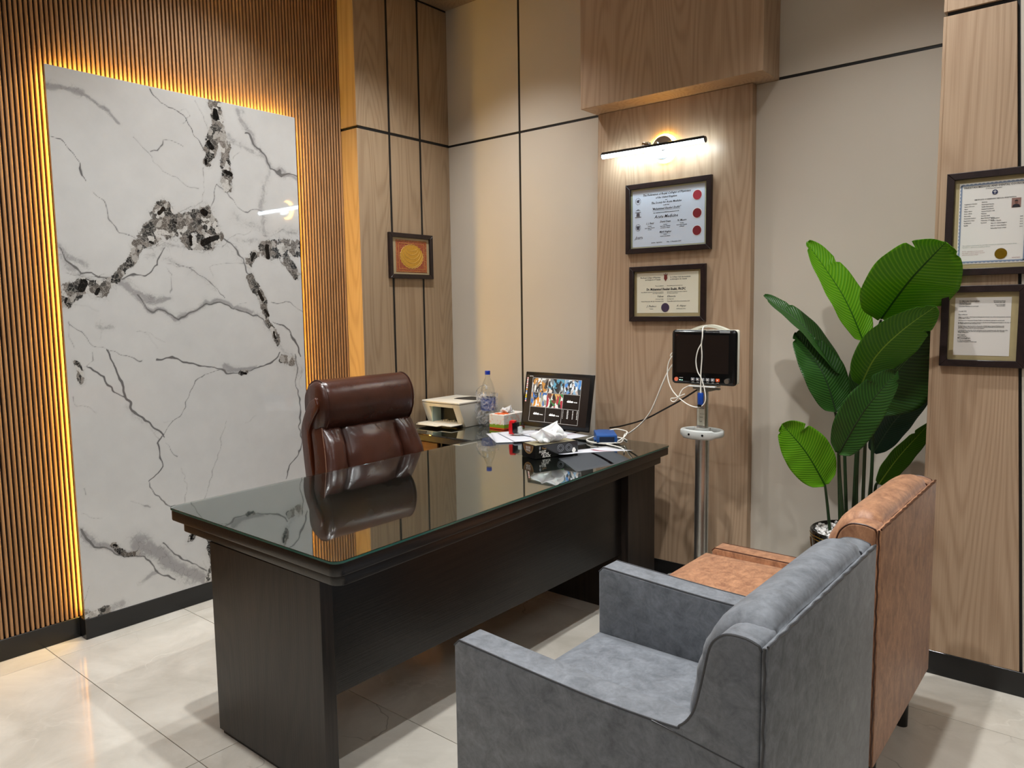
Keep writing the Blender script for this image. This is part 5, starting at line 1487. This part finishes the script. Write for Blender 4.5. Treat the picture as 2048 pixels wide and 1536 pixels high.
b = MB(); b.box(.078, .125, -.0058, -.0042, h_ - .013, h_ - .004, bev=.0005, M=Tm); b.build('alarm_bar', plain('grey_lens', '#8d9090', .2), pm)
BTN = plain('grey_button', '#84868a', .4); ORB = plain('orange_button', '#e8571c', .4)
for k in range(6):
    x_ = -.044 + k * .0232
    b = MB(); b.box(x_ - .0088, x_ + .0088, -.0075, -.004, .016, .030, bev=.002, M=Tm); bo = b.build('button', ORB if k == 5 else BTN, pm)
    b = MB(); b.box(x_ - .003, x_ + .003, -.0078, -.0075, .020, .026, M=Tm); b.box(x_ - .005, x_ + .005, -.0045, -.0042, .010, .0115, M=Tm); b.build('button_mark', WI, bo)
b = MB(); b.cyl((-.124, -.004, .050), (-.124, -.008, .050), .0092); pb = b.build('power_button', plain('coral_power_button', '#e87858', .4), pm)
b = MB(); b.cyl((.118, -.004, .052), (.118, -.020, .052), .0115, .0105, n=28); b.build('rotary_knob', ALU, pm)
b = MB(); b.box(-.110, -.104, -.0046, -.0042, .046, .049); b.box(-.099, -.094, -.0046, -.0042, .046, .048); b.build('green_led', emit('green_indicator', '#9ff0d0', 2), pm)
b = MB(); b.box(-.110, -.092, -.0046, -.0042, .057, .0585); b.build('small_print', WI, pm)
text_mesh([('ZXX', -.118, .243, .008, 'CENTER', 0, .0002, 1)], 'maker_lettering', plain('dim_red_print', '#6b2a26', .5), pm, Matrix(((1, 0, 0, 0), (0, 0, -1, -.0048), (0, 1, 0, .0), (0, 0, 0, 1))))
b = MB(); b.box(-.062, .062, -.014, .05, .020, .0255, bev=.001); b.build('mounting_tray', WHPL, pm)
b = MB(); b.box(-.03, .03, .01, .08, .0, .02, bev=.003); b.box(-.062, .062, .03, .05, .006, .014, bev=.002); b.build('clamp_block', plain('grey_cast_clamp', '#7f8076', .5), pm)
# sensor cable hanging over the screen with the blue finger clip
oxi = thing('finger_sensor', 'blue finger clip sensor hanging on thin white wires in front of the patient monitor', 'medical sensor', (-1.440, 3.032, 1.0))
b = MB(); b.loft([[(.0 + rx * math.cos(a), ry * math.sin(a), z_) for a in [2 * math.pi * k / 16 for k in range(16)]] for rx, ry, z_ in ((.010, .008, -.028), (.0125, .010, -.022), (.0135, .012, .0), (.0135, .012, .025), (.011, .010, .031))]); b.build('clip_body', plain('royal_blue_plastic', '#0b3f97', .35), oxi)
b = MB(); b.box(-.0095, .0095, -.0125, .009, -.030, -.020, bev=.002); b.build('clip_end', BLKPL, oxi)
b = MB(); b.cyl((0, 0, .03), (0, 0, .062), .0042, .003); b.build('strain_relief', CABW, oxi)
def wp(pts): return smooth_path([(x - oxi.location.x, y - oxi.location.y, z - oxi.location.z) for x, y, z in pts], 6)
b = MB()
b.tube(wp([(-1.440, 3.032, 1.06), (-1.441, 3.034, 1.12), (-1.438, 3.036, 1.19), (-1.441, 3.036, 1.24), (-1.436, 3.034, 1.275), (-1.441, 3.05, 1.315), (-1.441, 3.09, 1.322)]), .0028, n=6)
b.build('wire', CABW, oxi)
b = MB()
b.tube(wp([(-1.441, 3.034, 1.245), (-1.455, 3.03, 1.215), (-1.463, 3.03, 1.17), (-1.455, 3.03, 1.125), (-1.436, 3.028, 1.095), (-1.420, 3.026, 1.05), (-1.413, 3.024, 1.01), (-1.420, 3.024, .985), (-1.445, 3.024, .968), (-1.49, 3.03, .972), (-1.54, 3.04, .995), (-1.585, 3.05, 1.03), (-1.612, 3.06, 1.075), (-1.622, 3.07, 1.125), (-1.617, 3.08, 1.165), (-1.60, 3.09, 1.19), (-1.575, 3.10, 1.195)]), .0026, n=6)
b.tube(wp([(-1.575, 3.10, 1.215), (-1.60, 3.09, 1.205), (-1.618, 3.09, 1.185), (-1.600, 3.10, 1.178), (-1.57, 3.10, 1.178)]), .003, n=6)
b.tube(wp([(-1.50, 3.06, 1.06), (-1.535, 3.05, 1.04), (-1.548, 3.04, 1.01), (-1.565, 3.04, .985), (-1.583, 3.04, .983), (-1.588, 3.04, .995), (-1.565, 3.04, 1.0), (-1.52, 3.04, 1.02)]), .0024, n=6)
b.build('looped_wire', CABW, oxi)

# ------------------------------------------------------------------ potted plant
pt = thing('potted_plant', 'tall artificial bird-of-paradise plant in black pot with white pebbles, in the alcove', 'plant', (-.865, 3.262, 0))
PO = Vector((-.865, 3.262, 0))
POTB = plain('black_glossy_pot', '#0c0b0a', .12); BRASS = plain('brass_band', '#b99a4c', .22, metal=1)
b = MB(); b.lathe((0, 0, 0), [(.095, 0), (.10, .01), (.150, .425), (.152, .445), (.147, .450), (.138, .445), (.130, .40), (.0, .39)], 48, cap=False); b.build('pot', POTB, pt, smooth=40)
for z_ in (.418, .432):
    b = MB(); b.tube([((.1505 + (z_ - .425) * .12) * math.cos(2 * math.pi * k / 48), (.1505 + (z_ - .425) * .12) * math.sin(2 * math.pi * k / 48), z_) for k in range(48)], .0018, n=6, closed=True); b.build('brass_ring', BRASS, pt)
for k in range(8):
    a = 2 * math.pi * k / 8 + .35
    b = MB(); b.prism([((.1365 + .012 * t_) * math.cos(a + s), (.1365 + .012 * t_) * math.sin(a + s), .31 + .1 * t_) for s, t_ in ((-.05, 0), (.05, 0), (.05, 1), (-.05, 1))], (.0035 * math.cos(a), .0035 * math.sin(a), 0)); b.build('brass_bar', BRASS, pt)
PEB = plain('white_pebbles', '#e6e4e0', .5)
rr_ = random.Random(5)
b = MB()
for k in range(420):
    a, r_ = rr_.uniform(0, 6.28), .134 * math.sqrt(rr_.random())
    s_ = rr_.uniform(.006, .011)
    mq = Matrix.Translation((r_ * math.cos(a), r_ * math.sin(a), .428 + rr_.uniform(0, .02) + .008 * (1 - r_ / .13))) @ Matrix.Rotation(rr_.uniform(0, 6), 4, (rr_.random(), rr_.random(), 1)) @ Matrix.Diagonal((s_, s_ * .8, s_ * .65, 1))
    bmesh.ops.create_icosphere(b.bm, subdivisions=1, radius=1, matrix=mq)
pe = b.build('pebbles', PEB, pt, smooth=0); pe['kind'] = 'stuff'
for o in pt.children: o.scale = (1.05, 1.05, 1.03)
def leaf_mat(name, c1, c2, rib, trans):
    m, N, L, bb = nt(name)
    at = N.new('ShaderNodeUVMap')
    sp = N.new('ShaderNodeSeparateXYZ'); L.new(at.outputs[0], sp.inputs[0])
    # side veins sweep outwards from the rib towards the tip
    au = mathn(N, L, 'ABSOLUTE', sp.outputs[0])
    ph = mathn(N, L, 'SUBTRACT', sp.outputs[1], mathn(N, L, 'MULTIPLY', mathn(N, L, 'POWER', au, 1.3), .12))
    s = mathn(N, L, 'SINE', mathn(N, L, 'MULTIPLY', ph, 190.0))
    s = mathn(N, L, 'MULTIPLY_ADD', s, .5); N[-1].inputs[2].default_value = .5
    s2 = mathn(N, L, 'POWER', s, 3.0)
    c = mixc(N, L, mathn(N, L, 'MULTIPLY', s2, .45), rgb(c1), rgb(c2))
    rb = mathn(N, L, 'LESS_THAN', au, .025)
    c = mixc(N, L, rb, c, rgb(rib))
    L.new(c, bb.inputs['Base Color']); bb.inputs['Roughness'].default_value = .38; bb.inputs['Specular IOR Level'].default_value = .35
    bp = N.new('ShaderNodeBump'); bp.inputs['Strength'].default_value = .6; bp.inputs['Distance'].default_value = .0015; L.new(s, bp.inputs['Height']); L.new(bp.outputs[0], bb.inputs['Normal'])
    tl = N.new('ShaderNodeBsdfTranslucent'); L.new(c, tl.inputs[0])
    mx = N.new('ShaderNodeMixShader'); mx.inputs[0].default_value = trans
    L.new(bb.outputs[0], mx.inputs[1]); L.new(tl.outputs[0], mx.inputs[2]); L.new(mx.outputs[0], N['Material Output'].inputs[0])
    return m
LM = [leaf_mat('dark_green_leaf', '#264a1c', '#467a2a', '#5f9244', .18), leaf_mat('lit_green_leaf', '#5a9a14', '#9ccb30', '#2f6212', .42), leaf_mat('mid_green_leaf', '#3f7d18', '#76b02a', '#9ac848', .3), leaf_mat('blue_sheen_leaf', '#3a5a58', '#587a76', '#5a7a70', .05)]  # bright green includes light through the blade, blue-green a reflected sheen
STM = plain('green_stem', '#1d3319', .4, noise=.2, nscale=30)
STEMS=[[[-0.931,3.22,0.423],[-0.947,3.21,0.569],[-0.956,3.2,0.656]],[[-0.902,3.25,0.421],[-0.917,3.24,0.792],[-0.926,3.23,0.93],[-0.935,3.22,0.976]],[[-0.884,3.28,0.417],[-0.905,3.28,0.798],[-0.92,3.27,1.083],[-0.922,3.26,1.115]],[[-0.869,3.3,0.415],[-0.863,3.3,0.799],[-0.847,3.28,1.034],[-0.834,3.24,1.243]],[[-0.846,3.27,0.427],[-0.844,3.25,0.809],[-0.788,3.15,1.189],[-0.738,3.1,1.347]],[[-0.818,3.24,0.439],[-0.805,3.2,0.821],[-0.79,3.14,0.972],[-0.802,3.1,1.094]],[[-0.806,3.3,0.427],[-0.801,3.3,0.827],[-0.809,3.28,0.933],[-0.825,3.2,1.007]],[[-0.87,3.2,0.44],[-0.888,3.17,0.692],[-0.887,3.14,0.809]],[[-0.798,3.33,0.421],[-0.793,3.33,0.632],[-0.78,3.33,0.666]],[[-0.833,3.36,0.407],[-0.82,3.37,0.664],[-0.818,3.38,0.792]]]
LEAVES=[[[[-0.956,3.2,0.656],[-1.021,3.15,0.795],[-1.106,3.1,0.914]],0.098,0,1],[[[-0.926,3.22,0.964],[-0.979,3.2,1.128],[-1.091,3.2,1.292]],0.09,5,0],[[[-0.918,3.26,1.111],[-1.061,3.22,1.313],[-1.234,3.2,1.448]],0.066,42,0],[[[-0.834,3.24,1.255],[-0.915,3.22,1.446],[-1.057,3.2,1.665]],0.092,24,1],[[[-0.738,3.1,1.352],[-0.627,3.02,1.492],[-0.511,2.98,1.618]],0.158,0,1],[[[-0.802,3.1,1.098],[-0.742,3.06,1.211],[-0.648,3.03,1.311],[-0.537,3.0,1.398]],0.098,4,2],[[[-0.825,3.2,0.999],[-0.705,3.2,1.14],[-0.582,3.18,1.307]],0.16,-5,0],[[[-0.881,3.12,0.813],[-0.774,3.06,1.003],[-0.66,3.04,1.159]],0.082,-48,0],[[[-0.818,3.38,0.781],[-0.733,3.36,0.93],[-0.584,3.3,1.118]],0.075,12,3],[[[-0.78,3.33,0.66],[-0.701,3.32,0.793],[-0.578,3.3,0.96]],0.065,20,2]]
def leaf(pts, hw, tilt_, ci, seed):
    r = random.Random(seed)
    P = smooth_path([Vector(p) for p in pts], 26 if len(pts) == 3 else 18)
    n = len(P)
    camdir = Vector((-.634, .767, -.05))      # leaves face roughly the open side of the alcove
    nu = 9
    bm = bmesh.new(); uvl = bm.loops.layers.uv.new('UVMap')
    rows = []
    notch = [(r.uniform(.72, .8), r.choice((-1, 1))), (r.uniform(.9, .94), r.choice((-1, 1)))]
    for i, p in enumerate(P):
        t = i / (n - 1)
        T_ = (P[min(i + 1, n - 1)] - P[max(i - 1, 0)]).normalized()
        side = T_.cross(camdir).normalized()
        nrm = side.cross(T_).normalized()
        side = (Matrix.Rotation(R(tilt_), 3, T_) @ side); nrm = (Matrix.Rotation(R(tilt_), 3, T_) @ nrm)
        wdt = hw * (math.sin(math.pi * min(1, (t * .95 + .035)) ** .80) ** .74)
        if t < .05: wdt *= .35 + t * 13
        row = []
        for j in range(-nu, nu + 1):
            u = j / nu
            wd = wdt
            for tn, sg in notch:
                if u * sg > 0: wd *= 1 - .30 * math.exp(-((t - tn + .02 * abs(u)) / .012) ** 2)
            h = -.16 * hw * abs(u) ** 1.6 + .02 * hw * math.sin(t * 26 + u * 3 + seed) * abs(u)
            sweep = T_ * (wd * abs(u) * .22)
            row.append((bm.verts.new(p + side * wd * u - nrm * h * -1 + sweep), (u, t * hw * 0 + t)))
        rows.append(row)
    for i in range(n - 1):
        for j in range(2 * nu):
            q = (rows[i][j], rows[i][j + 1], rows[i + 1][j + 1], rows[i + 1][j])
            f = bm.faces.new([k[0] for k in q])
            for lp, k in zip(f.loops, q): lp[uvl].uv = k[1]
    for v in bm.verts: v.co -= PO
    me = bpy.data.meshes.new('leaf'); bm.to_mesh(me); bm.free(); me.materials.append(LM[ci]); me.shade_smooth()
    o = bpy.data.objects.new('leaf', me); col.objects.link(o); o.parent = pt
    so = o.modifiers.new('thickness', 'SOLIDIFY'); so.thickness = .0008
    b = MB(); b.tube([q - PO for q in P[: int(n * .96)]], [.0042 * (1 - .8 * k / n) for k in range(int(n * .96))], n=6); b.build('midrib', LM[ci] if ci else STM, o, smooth=60)
    return o
for k, (pts, hw, tl_, ci) in enumerate(LEAVES): leaf(pts, hw, tl_, ci, k + 1)
for k, pts in enumerate(STEMS):
    pts = [Vector(p) for p in pts]
    q = pts[0].copy(); q = PO.lerp(q, .8); q.z = .40
    pp = smooth_path([q - PO] + [p - PO for p in pts], 6)
    b = MB(); b.tube(pp, [.0085 - .004 * i / len(pp) for i in range(len(pp))], n=8); b.build('stem', STM, pt, smooth=60)
